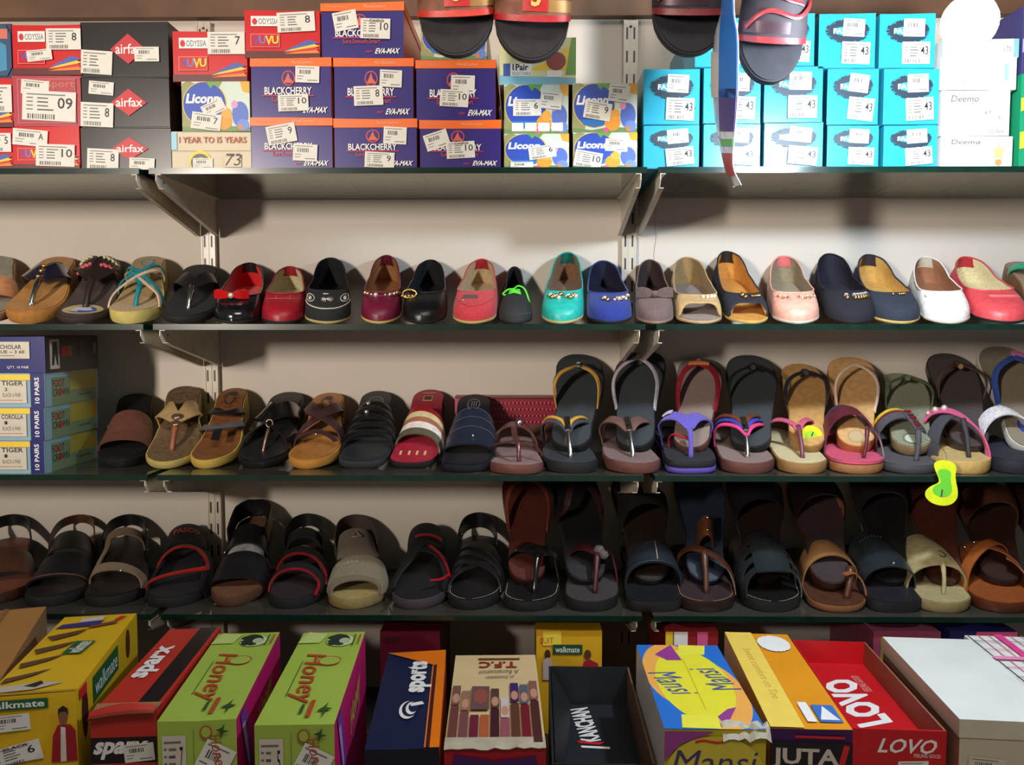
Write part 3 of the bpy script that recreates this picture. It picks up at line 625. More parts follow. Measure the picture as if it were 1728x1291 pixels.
mb.thick(G,.0010,M('torn_card',(176,162,140),.8),smooth=False); mb.obj('torn_edge',t)

# open trays
def tray(name,label,FL,FR,BL,hh,depth,mo,mi,mr):
    z=E-hh; a=PZ(*FL,z); b=PZ(*FR,z); c=PZ(*BL,z); d=(c-a); rz=math.atan2(-d.x,d.y); w=abs((b-a).dot(Vector((math.cos(rz),math.sin(rz),0)))); l=d.length
    mid=a+Vector((math.cos(rz),math.sin(rz),0))*(w/2); h=z-COUNTER; t=thing(name,label,'shoe box',(mid.x,mid.y,COUNTER)); t.rotation_euler=(0,0,rz)
    k=.0025; mb=MB()
    def wall(x0,y0,x1,y1,m): mb.box(x0,y0,0,x1,y1,h,m)
    wall(-w/2,0,w/2,k,mo); mb.obj('front_panel',t); mb=MB(); wall(-w/2,l-k,w/2,l,mi); mb.obj('back_panel',t)
    mb=MB(); wall(-w/2,k,-w/2+k,l-k,mi); mb.obj('side_panel',t); mb=MB(); wall(w/2-k,k,w/2,l-k,mr); mb.obj('side_panel',t)
    mb=MB(); mb.box(-w/2+k,k,h-depth-k,w/2-k,l-k,h-depth,mi); mb.obj('inner_lid',t)
    top=Face((-w/2+k,k,h-depth+.0002),(1,0,0),(0,1,0),w-2*k,l-2*k); fr=Face((-w/2,-.0002,0),(1,0,0),(0,0,1),w,h)
    return t,fr,top,(w,l,h)
DKC=card((34,36,40),.5); 
t,f,T,d=tray('open_shoe_box','open black box with white lettering inside, on the counter',(932,1289),(1104,1285),(926,1124),.530,.060,DKC,DKC,card((120,86,60),.7))
T.text('KANCHAN',.42-.45,.72,.42+.45,.82,W_,rot=97,bold=.04,shear=-.2); T.poly([(.30,.60),(.33,.575),(.56,.56),(.64,.59),(.50,.585)],REDI); T.poly([(.34,.55),(.35,.53),(.68,.52),(.68,.54)],W_); T.done(t,'inner_print')
w_,l_,h_=d; mb=MB(); G=[[(-w_/2+.004+.028*math.sin(u*1.5)*(v),.01+(l_-.02)*u,h_-.002-.05*v) for v in (0,.5,1)] for u in np.linspace(0,1,8)]
mb.thick(G,.0012,DKC); mb.obj('folded_flap',t)
RC2=card((196,26,34),.35)
t,f,T,d=tray('open_shoe_box','open red box with white lettering inside and on its front',(1438,1229),(1582,1217),(1336,1080),.481,.034,RC2,RC2,card((150,92,70),.6))
T.text('LOVO',.48-.68,.44,.48+.68,.62,W_,rot=94,shear=-.35,bold=.05); T.text('FEELING GOOD',.74-.26,.72,.74+.26,.76,ink((236,170,160)),rot=94); T.done(t,'inner_print')
vis(f,.075); f.text('LOVO',.30,.62,.90,.86,W_,shear=.35,bold=.02); f.text('FEELING GOOD',.66,.56,.94,.62,W_); f.ell(.36,.22,.13,.18,BLK,n=20); f.sticker(t,.50,.20,.82,.5,3); f.rect(.36,.05,.95,.2,PAPERG); f.done(t)
# yellow and blue script box
YM=card((226,206,44),.4)
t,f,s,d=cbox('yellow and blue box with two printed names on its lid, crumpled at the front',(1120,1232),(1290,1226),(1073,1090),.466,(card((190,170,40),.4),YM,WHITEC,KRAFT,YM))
T=s['top']; BL2=ink((40,110,200)); OR3=ink((240,170,80)); VI=ink((150,60,140))
T.rect(0,0,1,1,BL2); T.ell(.34,.62,.36,.40,OR3,n=40); T.ell(.66,.38,.36,.40,OR3,n=40); T.ell(.5,.5,.41,.43,ink((232,220,54)),n=44,rot=0); T.poly([(.18,.86),(.42,1.0),(.48,.78),(.30,.78)],VI); T.poly([(.58,.12),(.72,.2),(.82,.22),(.62,.02)],VI)
T.poly([(.46,.84),(.52,1),(.84,.99),(.78,.86)],ink((236,226,70))); T.poly([(.22,.14),(.18,.01),(.56,.0),(.58,.12)],ink((236,226,70)))
T.text('Mansi',.27-.30,.42,.27+.30,.56,ink((70,90,150)),rot=-72,shear=.25); T.text('Mansi',.74-.30,.47,.74+.30,.61,ink((70,90,150)),rot=108,shear=.25); T.rect(.49,.2,.50,.8,ink((216,196,40))); T.done(t,'lid_print')
vis(f,.06); f.ell(.5,.2,.48,.7,ink((206,186,60)),n=30); f.text('Mansi',.1,.15,.9,.62,ink((70,60,100)),shear=.25); f.sticker(t,.42,-.05,.72,.28,-8); f.poly([(0,.4),(.0,1),(.5,1),(.15,.75)],VI); f.text('~',.3,.76,.6,.84,REDI); f.done(t)
w_,l_,h_=d; mb=MB(); rr=random.Random(9); G=[[(w_/2-.05+.055*i/9,y,h_+.003+.004*rr.uniform(-1,1)-(.012 if y<0 else 0)) for y in (.014,.004,-.004)] for i in range(10)]
mb.thick(G,.001,M('torn_card2',(190,180,160),.7),smooth=False); mb.obj('torn_corner',t)
# yellow-orange lid box
t,f,s,d=cbox('box with yellow and orange lid and a white rosette on the counter',(1299,1228),(1432,1221),(1222,1068),.4665,(card((60,22,80)),card((230,150,30),.4),card((216,160,50)),card((216,160,50)),YM))
T=s['top']; T.rect(0,0,.42,1,ink((240,206,90))); T.text('Sweet comfort on Toe',.24-.9,.50,.24+.9,.535,ink((200,150,60)),rot=-88,shear=.2)
T.ell(.68,.86,.24,.10,W_,n=44,jit=.05); T.rect(.66,.05,.94,.2,ink((60,110,190))); T.poly([(.68,.07),(.8,.19),(.92,.07)],W_); T.rect(.5,.05,.62,.22,W_); T.done(t,'lid_print')
vis(f,.05); f.rect(0,.0,1,.70,BLACKC); f.text('JUTA',.02,.05,.84,.55,ink((206,196,180)),bold=.03); f.rect(.86,.1,.93,.65,REDI,rot=-14); f.rect(.3,.80,.9,.86,REDI); f.done(t)
# plain white box
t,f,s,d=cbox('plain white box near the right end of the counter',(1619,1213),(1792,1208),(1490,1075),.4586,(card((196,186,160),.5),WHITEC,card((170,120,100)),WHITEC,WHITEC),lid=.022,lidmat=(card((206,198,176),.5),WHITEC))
vis(f,.08); f.sticker(t,.08,.14,.42,.44,-4,mat=PAPERG); f.done(t)
# checked paper box
t,f,s,d=cbox('white box with pink and black checks at the right edge',(1812,1225),(2010,1220),(1626,1072),.463,(WHITEC,)*5)
T=s['top']
for k in range(9):
    T.rect(.02+.11*k,0,.03+.11*k,1,PNK if k%3 else ink((80,70,76))); T.rect(0,.02+.11*k,1,.026+.11*k,PNK if k%2 else ink((80,70,76)))
T.rect(.30,0,.38,1,ink((230,70,140))); T.rect(0,.66,1,.70,ink((235,140,180))); T.rect(.62,0,.66,1,ink((235,140,180))); T.done(t,'lid_print')
# ---------------- footwear ----------------
def lerp(a,b,t): return a+(b-a)*t
def interp(x,xs,ys): return float(np.interp(x,xs,ys))
def ss(a,b,x): t=min(1,max(0,(x-a)/(b-a))); return t*t*(3-2*t)
class Foot:
    """a last: y runs from the toe (0) to the heel (L), x across, z up"""
    def __init__(s,L=.24,W=.084,th=.012,heel=0,toe='round',side=1,waist=.72,H=.042,spring=.005,plat=0,vee=False,egg=False):
        s.egg=egg
        s.vee=vee
        s.L=L; s.W=W; s.th=th+plat; s.heel=heel; s.side=side; s.waist=waist; s.H=H; s.spring=spring
        s.ta={'round':.20,'point':.34,'square':.11,'flip':.17}[toe]; s.tp={'round':2.1,'point':1.75,'square':2.8,'flip':2.3}[toe]
    def hw(s,t):        # half width
        b=np.interp(t,[0,.14,.28,.45,.6,.78,.9,1],[.90,.97,1,.98,.93,.82,.73,.66]) if s.egg else np.interp(t,[0,.14,.28,.45,.6,.78,.9,1],[.90,.97,1,.90,s.waist,s.waist-.02,s.waist-.02,s.waist-.05])
        if t<s.ta: b*= max(0,1-(1-t/s.ta)**s.tp)**(1/s.tp)
        if t>.86: b*= max(0,1-((t-.86)/.14)**2.2)**(1/2.2)
        return float(b)*s.W/2
    def cx(s,t): return s.side*s.W*(.075*math.sin(math.pi*min(1,t*1.3))-.05*(1-t)**2)
    def top(s,t): return s.th+s.heel*ss(.30,.85,t)+s.spring*(1-ss(0,.22,t))
    def bot(s,t): return s.spring*(1-ss(0,.22,t))
    def P(s,sx,t,z): return (s.cx(t)+sx*s.hw(t),t*s.L,z)
    def ins(s,phi,t,off=0):   # a point on the instep, phi in degrees: -90 left edge .. 90 right edge
        a=math.radians(phi); h=s.H*((.46+.54*ss(.15,.62,t)) if s.vee else (.56+.32*ss(.05,.5,t))); c=max(0,math.cos(a))
        bl=.007*ss(.2,.45,t)*(c**.5) if s.vee else 0
        return np.array([s.cx(t)+(s.hw(t)+.0015+off+bl)*math.sin(a),t*s.L,s.top(t)-.003+(h+off)*c**(.62 if s.vee else .7)])
T_=np.concatenate([[.0005,.004,.012,.025,.045,.07,.1,.14],np.linspace(.19,.84,12),[.88,.915,.945,.968,.985,.995,.9995]])
def solegeo(mb,ft,z0,z1,k,mat,topmat=None,bulge=0,m=6):
    """closed slab following the foot outline; z0/z1 functions of t, k outline scale"""
    def ring(t,kk,z): 
        u=.5+(t-.5)*(1-(1-kk)*ft.W/ft.L)
        return [ (ft.cx(u)+sx*(ft.hw(t)*kk),u*ft.L,z(t)) for sx in np.linspace(-1,1,m+1)]
    top=[ring(t,k,z1) for t in T_]; bot=[ring(t,k*.97,z0) for t in T_]
    mb.grid(top,topmat or mat,True,flip=True); mb.grid(bot,mat,True)
    def loop(kk,z):
        A=[ring(t,kk,z) for t in T_]; return [a[0] for a in A]+[a[-1] for a in reversed(A)]
    zm=lambda q:(lambda t:lerp(z0(t),z1(t),q))
    Ls=[loop(k*.97,z0),loop(k*(1+bulge),zm(.3)),loop(k*(1+bulge),zm(.75)),loop(k,z1)]
    mb.grid(Ls,mat,True,closed=True,flip=False)
def add_sole(t,ft,sole,bed,bedk=.93,layers=None,wedge=None):
    z0=ft.bot if not wedge else (lambda u:ft.bot(u))
    if layers:   # list of (fraction, material) from the bottom
        q=0
        for k,(fr,m) in enumerate(layers):
            mb=MB(); a,b=q,q+fr; solegeo(mb,ft,(lambda u,a=a:lerp(ft.bot(u),ft.top(u),a)),(lambda u,b=b:lerp(ft.bot(u),ft.top(u),b)),1.0-.012*(k%2),m,bulge=.01); mb.obj('outsole' if k==0 else 'midsole',t); q=b
    elif ft.heel>.02 and not wedge:   # heeled: thin sole plus a heel block
        mb=MB(); solegeo(mb,ft,(lambda u:max(ft.bot(u),ft.top(u)-ft.th)),ft.top,1,sole,bulge=.01); mb.obj('outsole',t)
        mb=MB(); ys=[t_ for t_ in (.74,.8,.86,.92,.96,.985)]
        G=[[(ft.cx(u)-ft.hw(u)*.9,u*ft.L,z),(ft.cx(u)+ft.hw(u)*.9,u*ft.L,z)] for u in ys for z in ()]
        lo=[(ft.cx(u)+s_*ft.hw(u)*.85,u*ft.L-.004,0) for s_,us in ((-1,ys),(1,ys[::-1])) for u in us]; hi=[(ft.cx(u)+s_*ft.hw(u)*.97,u*ft.L,ft.top(u)-ft.th) for s_,us in ((-1,ys),(1,ys[::-1])) for u in us]
        mb.grid([lo,hi],sole,True,closed=True); mb.add(lo,[tuple(range(len(lo)))[::-1]],sole); mb.obj('heel',t)
    else:
        mb=MB(); solegeo(mb,ft,ft.bot,ft.top,1,sole,bulge=.012); mb.obj('outsole',t)
    if bed is not None:
        mb=MB(); solegeo(mb,ft,(lambda u:ft.top(u)-.001),(lambda u:ft.top(u)+.0016),bedk,bed); mb.obj('footbed',t)
def ribbon(mb,ft,path,w,mat,off=0,th=.0025,n=7,crown=.0006,lining=None):
    pts=smooth([np.array(p,float) for p in path],n); 
    P=np.array([ft.ins(a,u,off) for a,u in pts]); T=np.gradient(P,axis=0); T/=np.linalg.norm(T,axis=1,keepdims=True)
    ax=np.array([[ft.cx(u),u*ft.L,ft.top(u)-.02] for a,u in pts]); N=P-ax; N[:,1]*=.2; N/=np.linalg.norm(N,axis=1,keepdims=True)
    N-= (N*T).sum(1,keepdims=True)*T; N/=np.linalg.norm(N,axis=1,keepdims=True); Bn=np.cross(N,T)
    ws=np.interp(np.linspace(0,1,len(P)),np.linspace(0,1,len(w)),w) if hasattr(w,'__len__') else np.full(len(P),w)
    G=[[P[i]+Bn[i]*ws[i]*q+N[i]*crown*(1-(2*q)**2) for q in (-.5,-.25,0,.25,.5)] for i in range(len(P))]
    mb.thick(G,-th if False else th,mat,mat2=lining)
def band(mb,ft,a,b,mat,phi=(-92,92),th=.003,off=0,puff=.0,n=22,m=7,lining=None):
    """wide strap: front edge a=(tL,tC,tR), back edge b"""
    G=[]
    for ph in np.linspace(phi[0],phi[1],n):
        q=ph/90; ea=a[1]+(a[2]-a[0])/2*q+((a[0]+a[2])/2-a[1])*q*q; eb=b[1]+(b[2]-b[0])/2*q+((b[0]+b[2])/2-b[1])*q*q
        G.append([ft.ins(ph,lerp(ea,eb,v),off+puff*math.sin(math.pi*v)) for v in np.linspace(0,1,m)])
    mb.thick(G,th,mat,mat2=lining)
def loopstrap(mb,ft,t0,z,back,w,mat,th=.0022,hz=.0):
    L=ft.L; z*=.8; P=[(ft.cx(t0)-ft.hw(t0)-.001,t0*L,ft.top(t0)),(ft.cx(.75)-ft.hw(.75)*1.08,.76*L,ft.top(.75)+z*.6),(ft.cx(.95)-ft.hw(.8)*.8,.93*L,ft.top(1)+z*.95),(0,back*L,ft.top(1)+z),(ft.cx(.95)+ft.hw(.8)*.8,.93*L,ft.top(1)+z*.95),(ft.cx(.75)+ft.hw(.75)*1.08,.76*L,ft.top(.75)+z*.6),(ft.cx(t0)+ft.hw(t0)+.001,t0*L,ft.top(t0))]
    P=smooth(P,6); w*=1.4; G=[[p+np.array([0,0,q*w-.004]) for q in (-.5,0,.5)] for p in P]; mb.thick(G,th,mat)
def stitches(t,ft,mat,k=.93,n=54,t1=.5,w=.0013):
    mb=MB()
    for s_ in (-1,1):
        us=[.002+ (t1)*(i/n)**1.6 for i in range(n)]
        for i in range(0,n-1,2):
            a=np.array(ft.P(s_*k,us[i],ft.top(us[i])+.0018)); b=np.array(ft.P(s_*k,us[i+1],ft.top(us[i+1])+.0018))
            a[1]+=.003; b[1]+=.003
            if np.linalg.norm(b-a)>.0005: mb.tube([a,b],w/2,mat,5)
    mb.obj('stitching',t)
def post_(t,ft,top,toe,r,mat,name='toe_post'):
    mb=MB(); a=ft.ins(*top); b=np.array(ft.P(toe[0],toe[1],ft.top(toe[1]))); mb.tube(smooth([a,(a+b)/2+np.array([0,-.004,.002]),b],4),[r*1.25]*3+[r]*6,mat,8); mb.obj(name,t)
def oval(t,ft,tc,mat,mat2=None,rx=.35,ry=.07,name='insole_logo',dz=.0019):
    mb=MB(); P=[]
    def ring(k,dz): return [(ft.cx(tc)+rx*k*ft.hw(tc)*math.cos(a),(tc+ry*k*math.sin(a))*ft.L,ft.top(tc+ry*k*math.sin(a))+dz) for a in np.linspace(0,2*math.pi,20,endpoint=False)]
    if mat2 is None: mb.grid([ring(1,dz),ring(.85,dz)],mat,closed=True,flip=True)
    else: mb.add(ring(1,dz),[tuple(range(20))],mat); mb.add(ring(.75,dz+.0003),[tuple(range(20))],mat2)
    if mat2 is None:
        for a in (-.35,0,.35): mb.add([(ft.cx(tc)+ft.hw(tc)*rx*(a-.06),(tc-.04)*ft.L,ft.top(tc)+dz),(ft.cx(tc)+ft.hw(tc)*rx*(a+.1),(tc-.04)*ft.L,ft.top(tc)+dz),(ft.cx(tc)+ft.hw(tc)*rx*(a+.2),(tc+.04)*ft.L,ft.top(tc)+dz+.0006),(ft.cx(tc)+ft.hw(tc)*rx*(a+.04),(tc+.04)*ft.L,ft.top(tc)+dz+.0006)],[(0,1,2,3)],mat)
    mb.obj(name,t)
def gems(t,ft,pts,r,mat,name='ornament',off=.002,sc=(1,1,1)):
    mb=MB()
    for p in pts: mb.ball(ft.ins(p[0],p[1],off),r*(p[2] if len(p)>2 else 1),mat,8,sc)
    return mb.obj(name,t)

# ---- closed flats ----
def flat(name,label,up,line,sole=None,L=.235,W=.076,toe='round',throat=.36,heelh=.052,raise_=0,peep=False,tab=None,edge=None,open_w=.90,toeh=.030,wide=1,cat='shoe',insole=None):
    ft=Foot(L=L,W=W,th=.005,heel=raise_,toe=toe,side=0,egg=True,spring=.003)
    throat-=.10; W*=1.05; t=thing(name,label,cat)
    sole=sole or M('sole_dark',(40,34,32),.7)
    if raise_>.012: 
        mb=MB(); solegeo(mb,ft,(lambda u:ft.bot(u)),ft.top,1.0,sole); mb.obj('outsole',t)
    else:
        mb=MB(); solegeo(mb,ft,ft.bot,ft.top,1.01,sole); mb.obj('outsole',t)
    N=28; us=[.0005,.004,.012,.025,.045,.07,.1,.14]+list(np.linspace(.19,.84,13))+[.88,.915,.945,.968,.985,.9995]
    loopu=[(-1,u) for u in us]+[(1,u) for u in reversed(us)]
    def qpt(sd,u,dx=0,dz=0):
        ty=throat+(.985-throat)*(u**1.15); 
        e=max(0,1-(1-min(1,(ty-throat)/.13))**2.5)**(1/2.5)
        w=(ft.hw(min(ty,.93))*open_w*wide)*e
        w*=1-.04*ss(.5,.86,ty)
        if ty>.76: w*=max(0,1-((ty-.76)/.226)**2.1)**(1/2.1)
        zt=interp(ty,[throat,.5,.7,.9,1],[toeh+.008,toeh+.004,.036,heelh-.003,heelh])+raise_*ss(.3,.85,ty)
        return np.array([ft.cx(ty)+sd*(w+dx),ty*L-dx*0,zt+dz])
    def shell(k,dz,nv=9,rng=(0,1)):
        G=[]
        for sd,u in loopu:
            p=np.array(ft.P(sd*k,u,ft.top(u)-.001)); 
            if k<1: p[1]=.5*L+(p[1]-.5*L)*(1-(1-k)*.35); 
            q=qpt(sd,u,0,dz); 
            if peep and u<.11:
                m_=1-(u/.11)**2; p[2]+=.024*m_; p[1]+=.030*m_; 
            h=q-p; hh=np.array([h[0],h[1],0]); out=-hh/(np.linalg.norm(hh)+1e-6)
            fr=1-ss(.0,.35,u)
            c1=p+np.array([0,0,lerp(h[2]*.55,max(toeh*.85-(p[2]-.005)*.8,.004),fr)])+out*lerp(.003,.001,fr)
            c2=q-hh*lerp(.12,.52,fr)+np.array([0,0,lerp(-h[2]*.35,-.006,fr)])
            G.append([(1-v)**3*p+3*v*(1-v)**2*c1+3*v*v*(1-v)*c2+v**3*q for v in np.linspace(rng[0],rng[1],nv)])
        return G
    G=shell(1.0,0); mb=MB(); mb.grid(G+[G[0]],up,True,flip=True); mb.obj('upper',t)
    Gi=shell(.955,-.0012); mb=MB(); mb.grid(Gi+[Gi[0]],line,True); mb.obj('lining',t)
    mb=MB(); solegeo(mb,ft,(lambda u:ft.top(u)-.001),(lambda u:ft.top(u)+.0012),.94,insole or line); mb.obj('insole',t)
    mb=MB(); q=[qpt(sd,u)*1.0 for sd,u in loopu]; mb.tube(q,.0014,edge or up,6,closed=True); mb.obj('topline_binding',t)
    if tab:
        n=len(us); idx=[i for i,(sd,u) in enumerate(loopu) if u>.955]
        mb=MB(); G2=shell(.94,.0006,7,(.55,1.0)); G2=[g for i,g in enumerate(G2) if i in idx]
        G2=[[p+np.array([0,-.0012,0]) for p in g] for g in G2]; mb.grid(G2,tab,True); mb.obj('heel_tab',t)
    # point on the vamp: phi -90..90 across, v 0 toe .. 1 throat
    Gm=shell(1.0,0,21); 
    def vamp(xf,v):   # xf -1..1 across
        k=(abs(xf)**.8)*9.0; i=int(k); fr=k-i
        col=lambda i:(Gm[min(i,len(us)-1)] if xf<=0 else Gm[len(loopu)-1-min(i,len(us)-1)])
        j=v*20; j0=int(min(j,19)); g=j-j0
        f=lambda c:np.array(c[j0])*(1-g)+np.array(c[j0+1])*g
        p=f(col(i))*(1-fr)+f(col(i+1))*fr; return p
    t2=t; return t,ft,vamp,qpt
def bow(t,c,s,mat,knot=None,flat_=False):
    mb=MB()
    for sd in (-1,1):
        G=[]
        for u in np.linspace(0,1,8):
            w=s*(.18+.34*math.sin(u*2.2)); G.append([(c[0]+sd*u*s*.95,c[1]-.002+.008*u-.003*math.sin(3*u),c[2]+q*w*.55+.002*math.sin(u*3)) for q in (-1,-.5,0,.5,1)])
        mb.thick(G if sd<0 else [g[::-1] for g in G],.003,mat)
    mb.obj('bow',t); mb=MB(); mb.ball((c[0],c[1]-.004,c[2]),s*.2,knot or mat,8); mb.obj('bow_knot',t)
def cluster(t,vamp,pts,r,mats,lift=.002):
    mb=MB()
    for i,(x,v,k) in enumerate(pts):
        p=vamp(x,v); mb.ball((p[0],p[1]-lift*.5,p[2]+lift),r*k*1.4,mats[i%len(mats)],8)
    return mb.obj('ornament',t)

# ---- placing ----
def allv(t):
    V=[]
    for c in t.children:
        if c.type=='MESH':
            a=np.empty(len(c.data.vertices)*3); c.data.vertices.foreach_get('co',a); V.append(a.reshape(-1,3))
    return np.concatenate(V)
def Rm(tilt,yaw,roll=0): return np.array(Euler((tilt,roll,yaw)).to_matrix())
def setp(t,R,eul,loc): t.rotation_euler=eul; t.location=loc
def place(t,toe_px,heel_px,top_px,zs,lean=True,y0=None,L=None,mx=1.0,minmax=(0,60),gap=.002):
    """stand the shoe with its toe on the shelf and its heel resting against the wall; the tilt that puts its top at top_px is searched"""
    V=allv(t); L=L or V[:,1].max(); best=None
    for td in np.arange(minmax[0],minmax[1],.5):
        a=math.radians(td); yy=L*math.cos(a)
        yt=(WALL-gap-yy) if lean else (y0 or .01)
        yt=max(yt,.006)
        tx=(toe_px-880)/F*(-CY+yt); hx=(heel_px-880)/F*(-CY+yt+yy); yaw=-math.atan2(hx-tx,yy)
        R=Rm(a,yaw); W=V@R.T; dz=zs+.0004-W[:,2].min(); dy=(WALL-gap-W[:,1].max()) if lean else ((y0 or .01)-W[:,1].min())
        if lean and dy+W[:,1].min()<.002: dy=.002-W[:,1].min()
        loc=np.array([tx,dy,dz]); P=proj(W+loc); e=abs(P[:,1].min()-top_px)
        if best is None or e<best[0]: best=(e,a,yaw,loc,td)
    setp(t,None,(best[1],0,best[2]),best[3]); return best
def place_mate(t,ft,low_px,top_x,top_px,zs,zlift,y0):
    """reversed partner: heel end tucked under the strap of the front sandal, toe end leaning on the wall"""
    V=allv(t).copy(); best=None
    for td in np.arange(10,75,.5):
        a=math.radians(td); L=ft.L
        yy=L*math.cos(a); lx=(low_px-880)/F*(-CY+y0); hx=(top_x-880)/F*(-CY+y0+yy); yaw=-math.atan2(hx-lx,yy)
        R=Rm(-a,yaw+math.pi); W=V@R.T; dz=zs+zlift-W[:,2].min(); dy=WALL-.002-W[:,1].max()
        hl=(np.array([0,L,0])@R.T); loc=np.array([lx-hl[0],dy,dz]); P=proj(W+loc); e=abs(P[:,1].min()-top_px)+max(0,(y0-.02)-(W[:,1].min()+dy))*2000
        if best is None or e<best[0]: best=(e,a,yaw,loc,W[:,1].min()+dy)
    setp(t,None,(-best[1],0,best[2]+math.pi),best[3]); return best
# ================= second shelf: flats and slippers =================
c=lambda *a:a
TAN=suede((176,132,84)); CREAML=leather((196,178,140)); DBR=leather((56,36,32)); BLKL=leather((26,25,28)); BLKP=patent((22,21,24))
NATS=M('natural_rubber',(214,190,120),.6,var=.08); WHS=M('white_rubber',(228,222,206),.6); BLKS=M('black_rubber',(26,25,26),.65,bump=.2)
NAVL=leather((30,36,54),.6); 
def sandal(name,label,ft,sole,bed,**k):
    t=thing(name,label,k.pop('cat','sandal')); add_sole(t,ft,sole,bed,**k); return t
def part(t,nm,fn):
    mb=MB(); fn(mb); return mb.obj(nm,t)
# 0 cut at left edge
ft=Foot(W=.09,th=.016,heel=.02); t=sandal('sandal','grey and orange sandal cut off by the left frame edge on the second shelf',ft,TAN,leather((150,146,128)),wedge=1)
part(t,'strap',lambda mb:band(mb,ft,(.3,.22,.3),(.5,.45,.5),leather((206,140,96)))); place(t,-45,-5,432,S2)
# 1
ft=Foot(W=.088,th=.022,heel=.012,L=.24); t=sandal('thong_sandal','tan platform thong sandal with a navy strap and three gold studs',ft,leather((190,130,66)),leather((184,130,72)),wedge=1)
NP=patent((30,30,50))
part(t,'strap',lambda mb:(ribbon(mb,ft,[(-92,.62),(-50,.55),(-8,.38)],[.042,.042,.028],NP),ribbon(mb,ft,[(92,.60),(50,.54),(0,.38)],[.044,.044,.030],NP,off=.0006)))
post_(t,ft,(0,.34),(0,.13),.0045,SILV); gems(t,ft,[(0,.50),(-1,.43),(-2,.36)],.0042,GOLD,'stud',off=.004); oval(t,ft,.80,ink((60,44,36)),ink((120,110,80)),.45,.075); place(t,40,108,433,S2)
# 2
ft=Foot(W=.088,th=.012,heel=.02); t=sandal('thong_sandal','dark brown thong sandal with pink and cream beaded zigzags and a blue toe emblem',ft,eva((58,46,42)),eva((74,62,56)),wedge=1)
DB2=leather((44,34,32)); part(t,'strap',lambda mb:(ribbon(mb,ft,[(-92,.72),(-40,.66),(0,.42)],[.05,.05,.024],DB2),ribbon(mb,ft,[(92,.70),(40,.66),(0,.42)],[.05,.05,.024],DB2,off=.0005)))
post_(t,ft,(0,.44),(0,.2),.0055,DB2)
gems(t,ft,[(a,.70+.012*(i%2)) for i,a in enumerate(range(-74,-14,7))]+[(a,.70+.012*(i%2)) for i,a in enumerate(range(20,70,7))],.0034,ink((220,206,170)),'cream_beads')
gems(t,ft,[(a,.59+.012*(i%2)) for i,a in enumerate(range(-66,-14,7))]+[(a,.59+.012*(i%2)) for i,a in enumerate(range(16,60,7))],.0038,ink((216,96,110)),'pink_beads')
oval(t,ft,.16,ink((190,170,120)),ink((60,90,170)),.80,.10,'toe_emblem',dz=.0022); mb=MB(); mb.add([(ft.cx(.16)+a*.018,(.16+b*.045)*ft.L,ft.top(.16)+.0036) for a,b in ((-1,-.5),(0,-.9),(1,-.4),(.6,.6),(-.6,.7))],[(0,1,2,3,4)],ink((186,186,196))); mb.obj('emblem_centre',t)
place(t,126,188,430,S2)
# 3
ft=Foot(W=.080,th=.022,heel=.035,L=.235); t=sandal('wedge_sandal','beige wedge sandal with crossed teal and cream straps',ft,M('pale_wedge',(214,196,116),.5),suede((168,138,92)),wedge=1)
TE=leather((28,134,146)); CRS=leather((220,196,168))
part(t,'teal_strap',lambda mb:(ribbon(mb,ft,[(-92,.66),(-40,.56),(20,.40),(92,.26)],.009,TE,off=.001),ribbon(mb,ft,[(92,.66),(40,.58),(-20,.44),(-88,.42)],.009,TE,off=.003),ribbon(mb,ft,[(-40,.5),(0,.36),(6,.28)],.008,TE,off=.002)))
part(t,'cream_strap',lambda mb:(ribbon(mb,ft,[(-92,.60),(-40,.50),(20,.34),(92,.20)],.008,CRS,off=.0012),ribbon(mb,ft,[(92,.60),(40,.52),(-20,.38),(-92,.18)],.009,CRS,off=.0032)))
post_(t,ft,(6,.30),(.1,.16),.004,TE); oval(t,ft,.82,TE,ink((150,160,156)),.45,.08); place(t,214,262,432,S2)
# 4
ft=Foot(W=.088,th=.014,heel=.015); t=sandal('thong_sandal','all black thong sandal with a silver toe post on the second shelf',ft,eva((30,29,32)),eva((40,38,40)),wedge=1)
part(t,'strap',lambda mb:(ribbon(mb,ft,[(-92,.58),(-40,.50),(0,.34)],[.036,.034,.024],BLKL),ribbon(mb,ft,[(92,.58),(40,.5),(0,.34)],[.036,.034,.024],BLKL,off=.0005)))
post_(t,ft,(0,.34),(0,.17),.0042,SILV); place(t,308,345,447,S2)

# 5..21 closed shoes
t,ft,vp,q=flat('ballet_flat','black patent flat with bright red lining and a red bow',BLKP,suede((196,18,24)),toe='round',raise_=.006,tab=BLKL,W=.080,throat=.34); bow(t,q(-1,.0)+np.array([-.008,-.014,.005]),.029,patent((200,20,24)),GEM); place(t,393,425,443,S2)
t,ft,vp,q=flat('ballet_flat','crimson flat with cream lining and stitched toe',leather((160,26,42)),suede((190,178,140)),W=.074,tab=leather((150,24,40)),throat=.42,L=.225)
mb=MB(); mb.tube([vp(x,.55+.25*(1-x*x)) for x in np.linspace(-.8,.8,13)],.0007,ink((190,90,96)),5); mb.tube([vp(-.15,v) for v in (.78,.9,.98)],.0009,ink((190,90,96)),5); mb.tube([vp(.15,v) for v in (.78,.9,.98)],.0009,ink((190,90,96)),5); mb.obj('stitching',t); place(t,473,492,449,S2)
t,ft,vp,q=flat('embroidered_slipper','wide black fabric slipper with white embroidery and a pale sole',suede((34,35,38)),suede((18,18,22)),sole=M('pale_sole',(196,180,120),.7),W=.080,throat=.40,open_w=.9,heelh=.062,toeh=.034)
mb=MB(); WT=ink((214,210,200))
mb.tube([vp(x,.34+.20*x*x) for x in np.linspace(-.95,.95,17)],.0012,WT,5)
